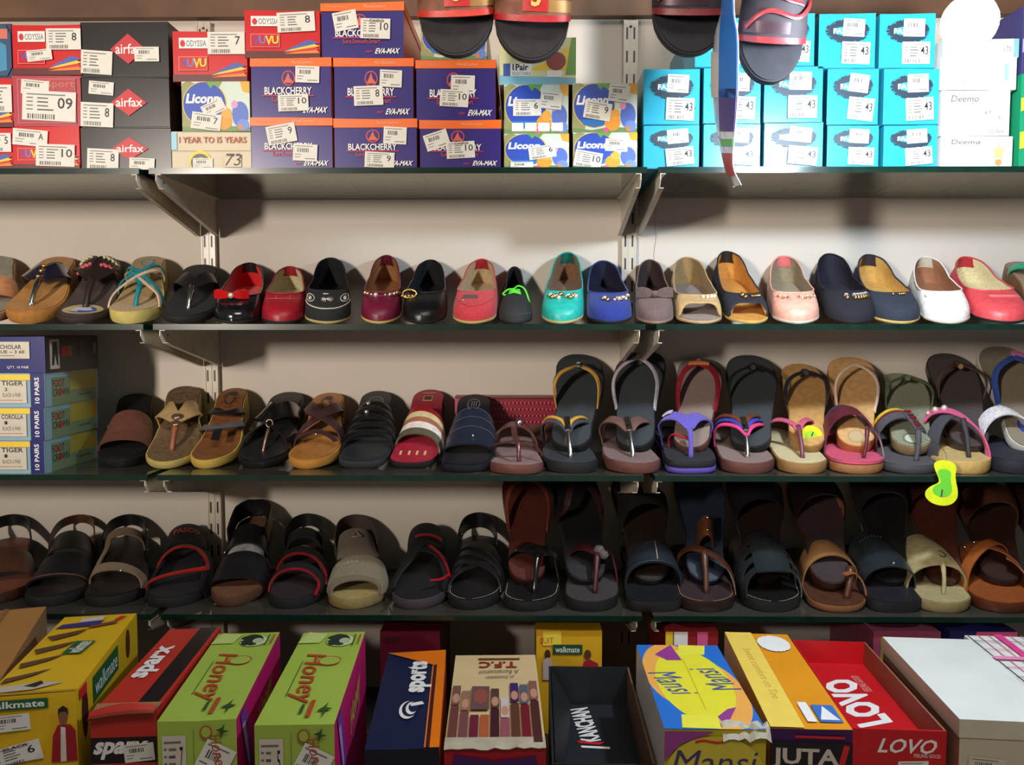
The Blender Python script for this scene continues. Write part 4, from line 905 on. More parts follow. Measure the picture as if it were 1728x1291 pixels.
for cx in (-.55,0,.55): 
    for a in range(0,180,30): 
        r=.13; mb.tube([vp(cx-r*.8*math.cos(math.radians(a)),.66-r*.7*math.sin(math.radians(a)))+[0,0,.0006],vp(cx,.66)+[0,0,.0012],vp(cx+r*.8*math.cos(math.radians(a)),.66+r*.7*math.sin(math.radians(a)))+[0,0,.0006]],.0006,WT,4)
for cx in (-.55,.55): 
    mb.tube([vp(cx+.22*math.cos(a),.66+.15*math.sin(a))+[0,0,.0006] for a in np.linspace(0,2*math.pi,18,endpoint=False)],.0009,WT,4,closed=True)
p=vp(0,.86)
for a in range(0,180,36): d=np.array([math.cos(math.radians(a))*.005,math.sin(math.radians(a))*.004,0]); mb.tube([p-d+[0,0,.0012],p+d+[0,0,.0012]],.0006,WT,4)
mb.obj('embroidery',t); place(t,551,560,434,S2)
t,ft,vp,q=flat('ballet_flat','maroon flat with tan lining and a row of jewels on its strap',leather((112,26,56)),leather((150,104,66)),sole=NATS,W=.070,tab=leather((86,18,34)),throat=.38,heelh=.056)
part(t,'strap',lambda mb:mb.tube([vp(x,.86-.1*abs(x)) for x in np.linspace(-.95,.95,15)],.0028,leather((96,20,46)))); cluster(t,vp,[(x,.86,.8+.3*(i%2)) for i,x in enumerate(np.linspace(-.6,.6,8))],.003,[GEM,GOLD,SILV]); place(t,640,655,430,S2)
t,ft,vp,q=flat('ballet_flat','black leather flat with a gold ring buckle at one side',leather((22,22,25),.25),suede((14,14,16)),W=.076,throat=.40,heelh=.056,sole=BLKS)
p=vp(-.35,.84); mb=MB(); mb.tube([p+np.array([.012*math.cos(a)-.004,.005*math.sin(a)-.003,.006*math.sin(a)+.005]) for a in np.linspace(0,2*math.pi,20,endpoint=False)],.002,GOLD,6,closed=True); [mb.ball(p+np.array([-.017+.006*i,-.004,.001]),.003,GOLD,6) for i in range(4)]; mb.obj('ring_buckle',t); place(t,713,729,438,S2)
t,ft,vp,q=flat('ballet_flat','coral red flat with cream lining and a square silver buckle',suede((196,56,66)),suede((186,160,120)),sole=NATS,W=.076,tab=leather((150,30,44)),throat=.40,heelh=.054)
p=vp(-.05,.78); mb=MB(); mb.box(p[0]-.012,p[1]-.003,p[2]-.003,p[0]+.012,p[1]+.014,p[2]+.002,M('grey_metal',(120,110,104),.4,.5)); mb.obj('buckle',t); mb=MB(); [mb.ball((p[0]-.012+.004*i,p[1]-.004,p[2]-.003),.0024,SILV,6) for i in range(7)]; mb.obj('rhinestones',t)
part(t,'pleat',lambda mb:mb.tube([vp(x,.45+.3*abs(x)) for x in np.linspace(-.8,.8,11)],.0008,suede((150,40,50)))); place(t,797,815,436,S2)
t,ft,vp,q=flat('knit_shoe','small dark grey perforated shoe with neon green laces',M('knit_mesh',(40,42,44),.8,scale=400,bump=.8,bscale=1200),suede((14,14,16)),sole=BLKS,W=.062,throat=.56,heelh=.062,L=.21,open_w=.62,toeh=.034)
NEON=M('neon_lace',(96,236,60),.5); 
def lace(mb):
    for i in range(4): v=.80+.05*i; mb.tube([vp(-.28,v)+[0,0,.002],vp(0,v+.02)+[0,0,.004],vp(.28,v)+[0,0,.002]],.0013,NEON,6)
mb=MB(); lace(mb); mb.obj('laces',t); p=vp(0,.97)
mb=MB(); mb.tube(smooth([p+np.array(d) for d in ((0,-.004,.003),(-.010,-.010,.004),(-.020,-.012,-.004),(-.012,-.010,-.006),(0,-.005,0))],5),.0016,NEON,6); mb.tube(smooth([p+np.array(d) for d in ((0,-.004,.003),(.008,-.008,.010),(.020,-.014,.004),(.028,-.020,-.018))],5),.0016,NEON,6); mb.obj('lace_bow',t)
mb=MB(); [mb.ball(vp(.10+.16*i,.16),.0018,ink((70,74,76)),6) for i in range(4)]; mb.obj('eyelets',t); place(t,869,868,449,S2)
t,ft,vp,q=flat('ballet_flat','turquoise flat with brown lining and a gold crown ornament',leather((40,178,166),.35),suede((128,92,64)),sole=NATS,W=.074,tab=leather((20,96,86)),throat=.38,heelh=.060); cluster(t,vp,[(x,.80+.05*math.sin(i*2.1),.7+.4*(i%3)/2) for i,x in enumerate(np.linspace(-.42,.42,12))]+[(0,.88,1.2)],.003,[GOLD,GEM]); place(t,947,958,425,S2)
t,ft,vp,q=flat('ballet_flat','cobalt blue suede flat with a gold crown ornament',suede((26,48,132)),suede((24,26,52)),sole=BLKS,W=.079,throat=.38,heelh=.056); cluster(t,vp,[(x,.74+.05*math.sin(i*1.9),.7+.4*(i%3)/2) for i,x in enumerate(np.linspace(-.15,.62,12))],.003,[GOLD,GEM]); place(t,1031,1015,439,S2)
t,ft,vp,q=flat('ballet_flat','mauve brown flat with a matching fabric bow',suede((104,84,80)),suede((60,46,46)),sole=leather((160,136,120)),W=.066,throat=.40,heelh=.058,toe='round'); bow(t,q(-1,.0)+np.array([0,-.018,.004]),.032,suede((104,84,80))); place(t,1106,1093,438,S2)
t,ft,vp,q=flat('peep_toe_flat','tan peep toe flat with a row of pearls',suede((184,150,98)),suede((150,124,80)),sole=leather((210,180,140)),W=.080,throat=.36,heelh=.058,raise_=.012,peep=True,insole=suede((130,110,100))); mb=MB(); [mb.ball(vp(.05+.14*i,.80)+[0,0,.002],.0034,M('pearl',(240,232,214),.15,coat=.5),8) for i in range(4)]; mb.obj('pearls',t); place(t,1184,1153,433,S2)
t,ft,vp,q=flat('peep_toe_flat','dark navy peep toe flat with tan lining and gold buckle',suede((34,36,48)),leather((206,148,74)),sole=leather((226,190,112)),W=.074,throat=.38,heelh=.060,raise_=.016,peep=True,tab=leather((40,36,34)),open_w=.88); cluster(t,vp,[(.1+.08*i,.86-.04*(j),.8) for i in range(5) for j in range(3)]+[(-.05,.86,1.6),(0,.72,1.4)],.0024,[GOLD]); place(t,1268,1217,424,S2)
t,ft,vp,q=flat('ballet_flat','salmon pink flat with taupe lining in the lamp light',leather((232,168,148)),suede((150,136,110)),sole=WHS,W=.080,throat=.38,heelh=.060,tab=leather((226,120,120))); cluster(t,vp,[(x,.78+.04*math.sin(i*2.3),.8) for i,x in enumerate(np.linspace(-.5,.6,14))],.0023,[GOLD,GEM]); place(t,1346,1315,430,S2)
t,ft,vp,q=flat('ballet_flat','dark indigo suede flat with a bright rhinestone cluster',suede((26,23,34)),suede((40,36,52)),sole=BLKS,W=.082,throat=.40,heelh=.062); cluster(t,vp,[(-.05+.085*i,.84-.05*j,.9) for i in range(7) for j in range(3)],.0034,[GEM,SILV,GOLD]); place(t,1441,1388,428,S2)
t,ft,vp,q=flat('ballet_flat','slate navy flat with pale yellow sole and tan lining',suede((40,45,58)),leather((204,164,92)),sole=M('yellow_sole',(222,190,112),.6),W=.082,throat=.38,heelh=.060,raise_=.004,tab=leather((50,44,50)),open_w=.9); cluster(t,vp,[(.0+.05*i,.92,.8) for i in range(5)],.0026,[GOLD]); place(t,1519,1452,428,S2)
t,ft,vp,q=flat('ballet_flat','white flat with brown lining lit by the lamp',leather((236,234,228)),leather((160,112,82)),sole=WHS,W=.078,throat=.40,heelh=.058,tab=leather((200,190,170))); cluster(t,vp,[(-.5,.8,1),(-.4,.84,1.2)],.004,[M('cream_enamel2',(240,236,225),.4)]); place(t,1602,1549,432,S2)
t,ft,vp,q=flat('ballet_flat','coral red flat with pale lining and double stitched toe',leather((206,74,80)),suede((214,200,156)),sole=BLKS,W=.088,throat=.42,heelh=.056,tab=leather((170,40,52)),open_w=.88,L=.24)
mb=MB(); [mb.tube([vp(x,.5+k+.3*(1-x*x)) for x in np.linspace(-.2,.9,13)],.0007,ink((230,140,140)),5) for k in (0,.04)]; mb.obj('stitching',t); place(t,1697,1612,433,S2)
# 22 green strap sandal right edge
ft=Foot(W=.088,th=.012,heel=.018); t=sandal('sandal','brown sandal with green straps at the right frame edge',ft,leather((120,84,56)),suede((140,110,84)),wedge=1)
GS=leather((30,160,118)); part(t,'strap',lambda mb:(ribbon(mb,ft,[(-92,.80),(-40,.66),(30,.52),(92,.40)],.016,GS),ribbon(mb,ft,[(92,.7),(30,.5),(-40,.36),(-92,.3)],.014,GS,off=.002))); oval(t,ft,.84,ink((60,150,120)),ink((150,150,140)),.6,.10); place(t,1798,1700,441,S2)

# ================= third shelf =================
ft=Foot(W=.084,th=.018,heel=.03,H=.046); t=sandal('slide_slipper','black slide with a wide metallic brown band, next to the carton stack',ft,BLKL,leather((30,28,30)),wedge=1); part(t,'band',lambda mb:band(mb,ft,(.20,.16,.20),(.48,.50,.48),leather((104,66,54),.3),lining=BLKL)); gems(t,ft,[(-86,.5)],.004,SILV,'rivet'); place(t,188,228,664,S3)
ft=Foot(W=.086,th=.014,heel=.030,L=.25); MONO=M('pattern_footbed',(108,84,58),.7,var=.35,scale=120); t=sandal('thong_sandal','brown patterned thong sandal with crinkled gold strap and cream sole',ft,M('cream_sole',(196,178,104),.5),MONO,bedk=.95,wedge=1)
GF=M('gold_foil',(220,186,132),.32,.35,bump=1,bscale=260); part(t,'strap',lambda mb:(ribbon(mb,ft,[(-92,.60),(-50,.55),(0,.40)],[.048,.042,.022],GF),ribbon(mb,ft,[(92,.60),(50,.56),(0,.40)],[.048,.042,.022],GF))); gems(t,ft,[(0,.42,1),(0,.35,.9)],.011,BRONZE,'disc',off=.002,sc=(1,1,.4)); post_(t,ft,(0,.36),(0,.18),.0045,leather((150,90,60))); place(t,272,312,652,S3)
ft=Foot(W=.076,th=.016,heel=.034); t=sandal('wedge_sandal','tan wedge sandal with two grey and black straps and a yellow edge',ft,M('yellow_wedge',(206,176,84),.5),leather((128,80,46)),wedge=1)
GR=leather((96,92,100)); part(t,'strap',lambda mb:(ribbon(mb,ft,[(-92,.66),(-30,.50),(30,.50),(92,.66)],.014,BLKL),ribbon(mb,ft,[(-92,.46),(-30,.34),(30,.36),(92,.52)],.014,GR,off=.002))); part(t,'toe_strap',lambda mb:ribbon(mb,ft,[(0,.36),(4,.26),(8,.18)],.014,BLKL)); oval(t,ft,.8,ink((44,34,34)),ink((58,46,44)),.55,.12); place(t,342,400,654,S3)
ft=Foot(W=.090,th=.014,heel=.022); t=sandal('slide_slipper','glossy black cross strap slipper with a small ring ornament',ft,BLKL,leather((32,31,33)),wedge=1); part(t,'strap',lambda mb:(ribbon(mb,ft,[(-92,.66),(-30,.52),(30,.36),(92,.26)],.045,BLKP),ribbon(mb,ft,[(92,.64),(30,.54),(-30,.40),(-92,.28)],.045,BLKP,off=.002))); post_(t,ft,(0,.32),(0,.16),.003,BRONZE)
p=ft.ins(0,.34,.006); mb=MB(); mb.tube([p+np.array([.006*math.cos(a),0.003*math.sin(a),.006*math.sin(a)]) for a in np.linspace(0,2*math.pi,14,endpoint=False)],.0012,BRONZE,6,closed=True); mb.obj('ring',t); gems(t,ft,[(-84,.62)],.0035,SILV,'rivet'); place(t,428,492,662,S3)
ft=Foot(W=.084,th=.016,heel=.03); t=sandal('wedge_sandal','tan wedge sandal with dark plum crossed straps',ft,M('amber_sole',(200,142,66),.45),leather((176,118,58)),wedge=1)
PL_=leather((70,44,48)); part(t,'strap',lambda mb:(ribbon(mb,ft,[(-92,.30),(-40,.38),(20,.52),(70,.66),(92,.70)],.024,PL_),ribbon(mb,ft,[(92,.34),(40,.40),(-20,.50),(-60,.64),(-92,.68)],.024,PL_,off=.002))); part(t,'toe_strap',lambda mb:ribbon(mb,ft,[(-60,.26),(0,.30),(60,.24)],.014,PL_)); oval(t,ft,.8,ink((84,54,52)),ink((74,46,46)),.45,.12); gems(t,ft,[(4,.24)],.003,SILV,'rivet'); place(t,515,560,662,S3)
ft=Foot(W=.086,th=.014,heel=.018,toe='square'); t=sandal('slide_slipper','black slipper with woven straps and two silver beads',ft,eva((48,50,56)),leather((40,44,46)),wedge=1,bedk=.95); part(t,'woven_strap',lambda mb:[ribbon(mb,ft,[(-92,.22+.085*i),(-30,.26+.085*i),(30,.22+.085*i+.05),(92,.26+.08*i+.05)],.011,BLKL,off=.001*(i%2)) for i in range(5)]+[ribbon(mb,ft,[(92,.22+.085*i),(30,.26+.085*i),(-30,.28+.085*i),(-92,.30+.08*i)],.009,BLKL,off=.0025) for i in range(4)]); gems(t,ft,[(-12,.56),(-12,.46)],.0052,SILV,'bead',off=.005); oval(t,ft,.80,ink((120,124,126)),None,.5,.09); place(t,608,640,660,S3)
ft=Foot(W=.084,th=.012,heel=.018,toe='square'); RF=leather((160,34,56)); t=sandal('slide_slipper','red slide with cream, tan, white and olive striped bands',ft,BLKS,RF,bedk=.99,wedge=1)
for nm,a,b,m in (('red_band',.50,.555,leather((158,28,36))),('cream_band',.44,.50,leather((214,196,150))),('tan_band',.39,.44,leather((164,104,78))),('white_band',.325,.39,leather((226,214,206))),('olive_band',.26,.325,leather((92,88,72)))): part(t,nm,lambda mb:band(mb,ft,(a-.02,a,a-.10),(b-.02,b,b-.09),m,lining=RF))
mb=MB(); [mb.box(ft.cx(.1)+x-.002,(.10-abs(i)*.0)*ft.L,ft.top(.1)+.001,ft.cx(.1)+x+.002,.17*ft.L,ft.top(.15)+.0028,ink((206,176,110))) for i,x in enumerate((-.024,-.009,.005,.019))]; mb.obj('gold_bars',t)
mb=MB(); c0=.86; mb.box(ft.cx(c0)-.009,(c0-.05)*ft.L,ft.top(c0)+.0005,ft.cx(c0)+.009,(c0+.03)*ft.L,ft.top(c0)+.0022,ink((196,160,110))); mb.box(ft.cx(c0)-.007,(c0-.04)*ft.L,ft.top(c0)+.0005,ft.cx(c0)+.007,(c0+.02)*ft.L,ft.top(c0)+.0026,ink((90,24,30))); mb.box(ft.cx(.94)-.012,.93*ft.L,ft.top(.94),ft.cx(.94)+.012,.945*ft.L,ft.top(.94)+.0024,ink((176,130,90))); mb.obj('insole_logo',t); place(t,694,728,657,S3)
ft=Foot(W=.087,th=.014,heel=.018,toe='square',H=.046); NB=leather((34,38,52),.32); t=sandal('slide_slipper','blue-black leather slide with a wide stitched band, in front of the red dotted box',ft,leather((30,32,40)),leather((26,27,34)),wedge=1,bedk=.95); part(t,'band',lambda mb:band(mb,ft,(.20,.16,.20),(.50,.54,.50),NB)); part(t,'stitching',lambda mb:[mb.tube([ft.ins(a,.30+.1*i+.05*math.cos(math.radians(a)),.0006) for a in np.linspace(-80,80,15)],.0007,ink((60,64,80)),5) for i in range(3)]); oval(t,ft,.82,ink((130,134,150)),None,.4,.09); gems(t,ft,[(8,.24)],.003,SILV,'badge'); place(t,785,803,665,S3,gap=.040)
# 9 mauve sandal, flat on the shelf with its toe ring
MAU=eva((142,116,112)); ft=Foot(L=.232,W=.092,th=.016,H=.060,side=-1,toe='flip'); BRM=M('bronze_strap',(110,70,66),.28,.5); t=sandal('sandal','mauve sandal with metallic brown T strap and toe loop, before the dotted box',ft,M('brown_edge',(104,64,58),.5),MAU,bedk=.97)
part(t,'ankle_strap',lambda mb:band(mb,ft,(.44,.46,.44),(.58,.60,.58),BRM)); part(t,'centre_strap',lambda mb:ribbon(mb,ft,[(0,.46),(0,.30),(4,.16)],.010,BRM)); part(t,'toe_strap',lambda mb:(ribbon(mb,ft,[(4,.20),(40,.22),(75,.13)],.006,BRM),ribbon(mb,ft,[(4,.20),(-40,.22),(-86,.34)],.006,BRM))); post_(t,ft,(4,.18),(.06,.11),.0035,BRM); gems(t,ft,[(12,.50,1.2),(12,.56,.9)],.006,SILV,'studs',off=.003); place(t,873,872,690,S3,lean=False,y0=.003,minmax=(0,6),L=.24)

def pair(name,lab,lab2,build,toe_px,top_x,top_px,zs,y0=.018,zlift=.022,low=None,matey=.10,side=1,Lf=.25,grp=None):
    t,ft=build(lab); heel=toe_px+(880-toe_px)*.155
    V=allv(t); tx=(toe_px-880)/F*(-CY+y0); hx=(heel-880)/F*(-CY+y0+ft.L); yaw=-math.atan2(hx-tx,ft.L)
    W_2=V@Rm(math.radians(8),yaw).T; t.rotation_euler=(math.radians(8),0,yaw); t.location=(tx,y0,zs+.0004-W_2[:,2].min()); t.name=name
    m=dup(t,lab2,grp); m.name=name
    place_mate(m,ft,low if low is not None else toe_px+(880-toe_px)*.05,top_x,top_px,zs,zlift,matey)
    return t,m,ft
def solo_mate(name,lab,build,low,top_x,top_px,zs,zlift=.022,matey=.10):
    t,ft=build(lab); t.name=name; place_mate(t,ft,low,top_x,top_px,zs,zlift,matey); return t
def solo_front(name,lab,build,toe_px,zs,y0=.018,tw=0,tilt=8):
    t,ft=build(lab); t.name=name; heel=toe_px+(880-toe_px)*.155+tw; V=allv(t); tx=(toe_px-880)/F*(-CY+y0); hx=(heel-880)/F*(-CY+y0+ft.L)
    yaw=-math.atan2(hx-tx,ft.L); W_2=V@Rm(math.radians(tilt),yaw).T; t.rotation_euler=(math.radians(tilt),0,yaw); t.location=(tx,y0-max(0,y0+W_2[:,1].max()-WALL+.002),zs+.0004-W_2[:,2].min()); return t,ft
def thong(sole,bed,strap,postm=SILV,W=.092,L=.25,H=.078,w=(.022,.022,.014),layers=None,side=1,cat='sandal',bedk=.96,extra=None,th=.018,ends=.60,gem=None):
    def b(lab):
        ft=Foot(L=L,W=W,th=th,H=H,side=side,toe='flip',waist=.78,spring=.004,vee=True)
        t=sandal('thong_sandal',lab,ft,sole,bed,layers=layers,bedk=bedk)
        for i,(m,dt,ww) in enumerate(strap):
            part(t,'strap',lambda mb:(ribbon(mb,ft,[(-91,.56+dt),(-72,.52+dt),(-42,.45+dt),(-12,.37+dt),(-2,.29+dt)],[ww*1.1,ww,ww,ww,ww*.6],m,off=.0004*i),ribbon(mb,ft,[(91,.56+dt),(72,.52+dt),(42,.45+dt),(12,.37+dt),(2,.29+dt)],[ww*1.1,ww,ww,ww,ww*.6],m,off=.0004*i)))
        post_(t,ft,(0,.33),(0,.15),.004,postm)
        if extra: extra(t,ft)
        return t,ft
    return b
def cliph(t,ft): part(t,'metal_clip',lambda mb:ribbon(mb,ft,[(0,.40),(0,.34),(0,.28)],.010,SILV,off=.003))
def backloop(m,z=.03,w=.006,t0=.6,back=1.0): return lambda t,ft: part(t,'heel_strap',lambda mb:loopstrap(mb,ft,t0,z,back,w,m))
def both(*fs):
    def g(t,ft):
        for f in fs: f(t,ft)
    return g
D=eva((52,56,60)); D2=eva((24,23,26))
pair('thong_sandal','black thong sandal with yellow and silver strap piping, toe towards the viewer','partner of the yellow-piped black thong sandal, propped upright behind it',
     thong(D2,D,[(M('grey_strap',(70,74,84),.4),-.02,.010),(leather((210,160,70)),.022,.008)],side=-1,extra=cliph),967,980,618,S3)
solo_front('thong_sandal','mauve soled thong sandal with a shiny bronze strap, toe towards the viewer',thong(M('brown_edge',(104,64,58),.5),eva((130,106,104)),[(M('bronze_strap2',(168,128,116),.3,.6),0,.024)],side=-1,extra=cliph),1076,S3)
def magB(lab):
    ft=Foot(L=.255,W=.096,th=.018,H=.062,side=1,toe='flip'); t=sandal('thong_sandal',lab,ft,D2,D,bedk=.96); part(t,'strap',lambda mb:(ribbon(mb,ft,[(-92,.62),(-60,.42),(0,.22)],.008,leather((190,184,196))),ribbon(mb,ft,[(92,.62),(60,.42),(0,.22)],.008,leather((190,184,196))))); part(t,'magenta_lining',lambda mb:ribbon(mb,ft,[(88,.50),(60,.38),(20,.25)],.010,leather((150,50,110)),off=-.002)); post_(t,ft,(0,.22),(0,.12),.004,BRONZE); return t,ft
solo_mate('thong_sandal','upright black sandal with a thin white and magenta strap, behind the bronze strapped one',magB,1070,1084,618,S3)
def lilac_extra(t,ft):
    part(t,'strap_badge',lambda mb:ribbon(mb,ft,[(-52,.50),(-30,.46)],.012,M('badge_white',(220,216,226),.3),off=.004))
def purp(lab):
    ft=Foot(L=.25,W=.088,th=.020,H=.082,side=1,toe='square',waist=.76,vee=True); t=sandal('thong_sandal',lab,ft,None,eva((44,46,50)),layers=[(.45,eva((92,76,168))),(.55,eva((30,28,34)))],bedk=.98)
    PU=suede((96,82,182)); part(t,'strap',lambda mb:(ribbon(mb,ft,[(-91,.56),(-70,.53),(-40,.46),(-10,.38),(0,.29)],[.036,.036,.034,.030,.014],PU),ribbon(mb,ft,[(91,.54),(70,.51),(40,.45),(10,.38),(0,.29)],[.036,.036,.034,.030,.014],PU,off=.0004)))
    part(t,'lining_edge',lambda mb:ribbon(mb,ft,[(-90,.42),(-45,.34),(0,.24)],.005,leather((180,40,56)),off=-.012)); post_(t,ft,(0,.28),(0,.15),.004,PU,); lilac_extra(t,ft); return t,ft
def redmate(lab):
    ft=Foot(L=.25,W=.084,th=.016,H=.060,side=-1,toe='flip',waist=.76); t=sandal('thong_sandal',lab,ft,M('brown_edge',(104,64,58),.5),eva((136,118,110)),bedk=.97)
    RS=leather((150,36,52)); part(t,'strap',lambda mb:(ribbon(mb,ft,[(-92,.60),(-50,.36),(0,.20)],[.010,.012,.018],RS),ribbon(mb,ft,[(92,.60),(50,.36),(0,.20)],[.010,.012,.018],RS))); part(t,'orange_badge',lambda mb:ribbon(mb,ft,[(-24,.24),(24,.24)],.009,leather((212,140,80)),off=.003)); post_(t,ft,(0,.20),(0,.11),.004,RS); return t,ft
solo_front('thong_sandal','thong sandal with violet strap, white badge and violet rimmed black sole',purp,1174,S3)
solo_mate('thong_sandal','upright brown sandal with dark red strap and orange badge, behind the violet one',redmate,1165,1180,613,S3)
solo_front('thong_sandal','mauve thong sandal with brown, blue and pink striped strap',thong(M('brown_edge',(104,64,58),.5),eva((140,118,112)),[(leather((236,70,130)),-.05,.009),(leather((58,74,176)),-.005,.009),(leather((110,58,40)),.04,.011)],side=1,extra=cliph),1273,S3)
solo_mate('thong_sandal','upright black sandal with thin strap behind the pink and blue striped one',thong(D2,D,[(BLKL,-.06,.007)],side=-1,ends=.6,H=.07,postm=BLKL),1266,1262,609,S3)
DOT=M('dotted_strap',(196,90,120),.4,var=.5,scale=420)
solo_front('thong_sandal','cream soled thong sandal with pink dotted strap',thong(M('tan_edge',(160,120,72),.6),eva((206,190,148)),[(DOT,0,.012)],side=1,postm=leather((110,60,70)),W=.084),1368,S3)
tm=solo_mate('thong_sandal','upright tan sandal with thin navy heel strap, behind the pink dotted one',thong(M('tan_edge',(160,120,72),.6),leather((190,144,88)),[(leather((34,40,54)),-.06,.009)],side=-1,ends=.62,H=.07,W=.078,postm=leather((34,40,54)),L=.24),1362,1345,625,S3)
def pinkA(lab):
    ft=Foot(L=.25,W=.092,th=.020,H=.090,side=1,toe='flip'); t=sandal('sandal',lab,ft,None,eva((206,84,112)),layers=[(.75,leather((170,118,76))),(.25,eva((206,84,112)))],bedk=.99)
    part(t,'band',lambda mb:band(mb,ft,(.30,.34,.30),(.44,.46,.40),leather((92,36,48)))); part(t,'navy_band',lambda mb:band(mb,ft,(.40,.43,.40),(.52,.53,.46),leather((56,62,84)),off=-.0035)); part(t,'toe_strap',lambda mb:ribbon(mb,ft,[(20,.19),(60,.22),(90,.16)],.007,leather((110,84,94)))); post_(t,ft,(20,.19),(.2,.12),.003,leather((90,40,50))); return t,ft
solo_front('sandal','pink soled sandal with maroon and navy band and a toe loop',pinkA,1462,S3)
def tanB(lab):
    ft=Foot(L=.25,W=.088,th=.020,H=.062,side=-1,toe='flip'); t=sandal('sandal',lab,ft,leather((170,110,62)),leather((206,160,106)),bedk=.97); part(t,'strap',lambda mb:(ribbon(mb,ft,[(-92,.62),(-60,.44),(0,.28)],.006,leather((222,200,184))),ribbon(mb,ft,[(92,.62),(60,.44),(0,.28)],.006,leather((222,200,184))))); oval(t,ft,.90,ink((176,150,110)),ink((190,166,126)),.5,.07); return t,ft
solo_mate('sandal','upright tan sandal with thin cream strap tucked into the pink soled one',tanB,1448,1432,603,S3,matey=.085)
def greyA(lab):
    ft=Foot(L=.25,W=.098,th=.014,H=.086,side=1,toe='flip'); GY=suede((78,76,84)); t=sandal('sandal',lab,ft,eva((70,68,74)),eva((84,82,86)),bedk=.99)
    part(t,'band',lambda mb:band(mb,ft,(.34,.36,.34),(.48,.48,.48),GY)); part(t,'yellow_piping',lambda mb:band(mb,ft,(.46,.46,.46),(.50,.50,.50),leather((206,190,50)),off=.0014)); part(t,'red_piping',lambda mb:band(mb,ft,(.435,.435,.435),(.462,.462,.462),leather((120,36,46)),off=.001)); part(t,'centre_strap',lambda mb:ribbon(mb,ft,[(15,.42),(15,.30),(15,.20)],[.020,.016,.014],GY,off=.002)); part(t,'beaded_badge',lambda mb:[mb.box(*(ft.ins(15,u,.004)-[.005,.003,.001]),*(ft.ins(15,u,.004)+[.005,.003,.002]),(SILV if i%2 else leather((130,20,36)))) for i,u in enumerate((.42,.38,.34,.30,.26,.22))]); post_(t,ft,(15,.22),(.15,.14),.004,GY); return t,ft
ga,gf=solo_front('sandal','grey T strap sandal with yellow piping and a beaded centre badge',greyA,1556,S3)
solo_mate('sandal','upright olive sandal with thin green straps behind the grey T strap one',lambda lab:thong(leather((150,126,92)),suede((132,134,112)),[(leather((86,104,70)),-.08,.007)],side=-1,ends=.6,H=.07,W=.084,L=.24,postm=leather((86,104,70)),extra=lambda t,ft:oval(t,ft,.90,ink((110,116,90)),ink((190,200,180)),.5,.07))(lab),1540,1512,630,S3,matey=.085)
def hotA(lab):
    ft=Foot(L=.25,W=.092,th=.020,H=.086,side=1,toe='flip'); HP=suede((206,66,120)); t=sandal('sandal',lab,ft,leather((206,170,100)),leather((214,184,124)),bedk=.98)
    part(t,'strap',lambda mb:ribbon(mb,ft,[(-92,.56),(-45,.50),(0,.40),(50,.28),(92,.18)],[.028,.032,.030,.026,.022],HP)); part(t,'grey_strap',lambda mb:ribbon(mb,ft,[(-92,.24),(-50,.32),(0,.38)],[.030,.026,.022],eva((66,66,72)),off=-.002)); gems(t,ft,[(-44,.48,.8),(-30,.45,1.2),(-14,.42,1.2)],.005,GEM,'rhinestones',off=.004); post_(t,ft,(10,.30),(.2,.15),.004,eva((50,46,50))); return t,ft
solo_front('sandal','cream soled sandal with hot pink diagonal strap and stones',hotA,1646,S3)
solo_mate('sandal','upright dark brown sandal with a thin strap loop, behind the hot pink one',thong(leather((52,40,38)),suede((70,60,60)),[(leather((84,66,56)),-.08,.008)],side=-1,ends=.62,H=.07,postm=GOLD,W=.084),1636,1586,597,S3)
def navyA(lab):
    ft=Foot(L=.25,W=.098,th=.022,H=.084,side=1,toe='flip'); t=sandal('sandal',lab,ft,eva((30,32,44)),eva((40,42,54)),bedk=.97); part(t,'band',lambda mb:band(mb,ft,(.34,.36,.30),(.48,.50,.44),M('printed_white',(214,210,214),.5,var=.25,scale=200))); return t,ft
solo_front('sandal','dark navy sandal with a white printed band at the right frame edge',navyA,1745,S3)
def pbB(lab):
    ft=Foot(L=.26,W=.094,th=.018,H=.060,side=-1,toe='flip'); t=sandal('sandal',lab,ft,eva((206,206,196)),eva((128,118,100)),bedk=.96); part(t,'pink_strap',lambda mb:ribbon(mb,ft,[(0,.20),(-30,.24),(-60,.36)],.018,suede((206,110,170)))); part(t,'blue_strap',lambda mb:(ribbon(mb,ft,[(-92,.58),(-60,.40),(0,.26)],.012,leather((60,84,160))),ribbon(mb,ft,[(92,.58),(60,.40),(0,.26)],.012,leather((60,84,160))))); oval(t,ft,.8,ink((40,60,140)),ink((60,80,150)),.4,.07); return t,ft
solo_mate('sandal','upright grey sandal with pink and blue straps at the right frame edge',pbB,1735,1672,590,S3)
solo_mate('sandal','dark brown upright sandal cut by the right frame edge',thong(leather((60,34,30)),leather((44,26,26)),[(leather((50,30,28)),0,.012)],side=-1),1840,1760,590,S3)
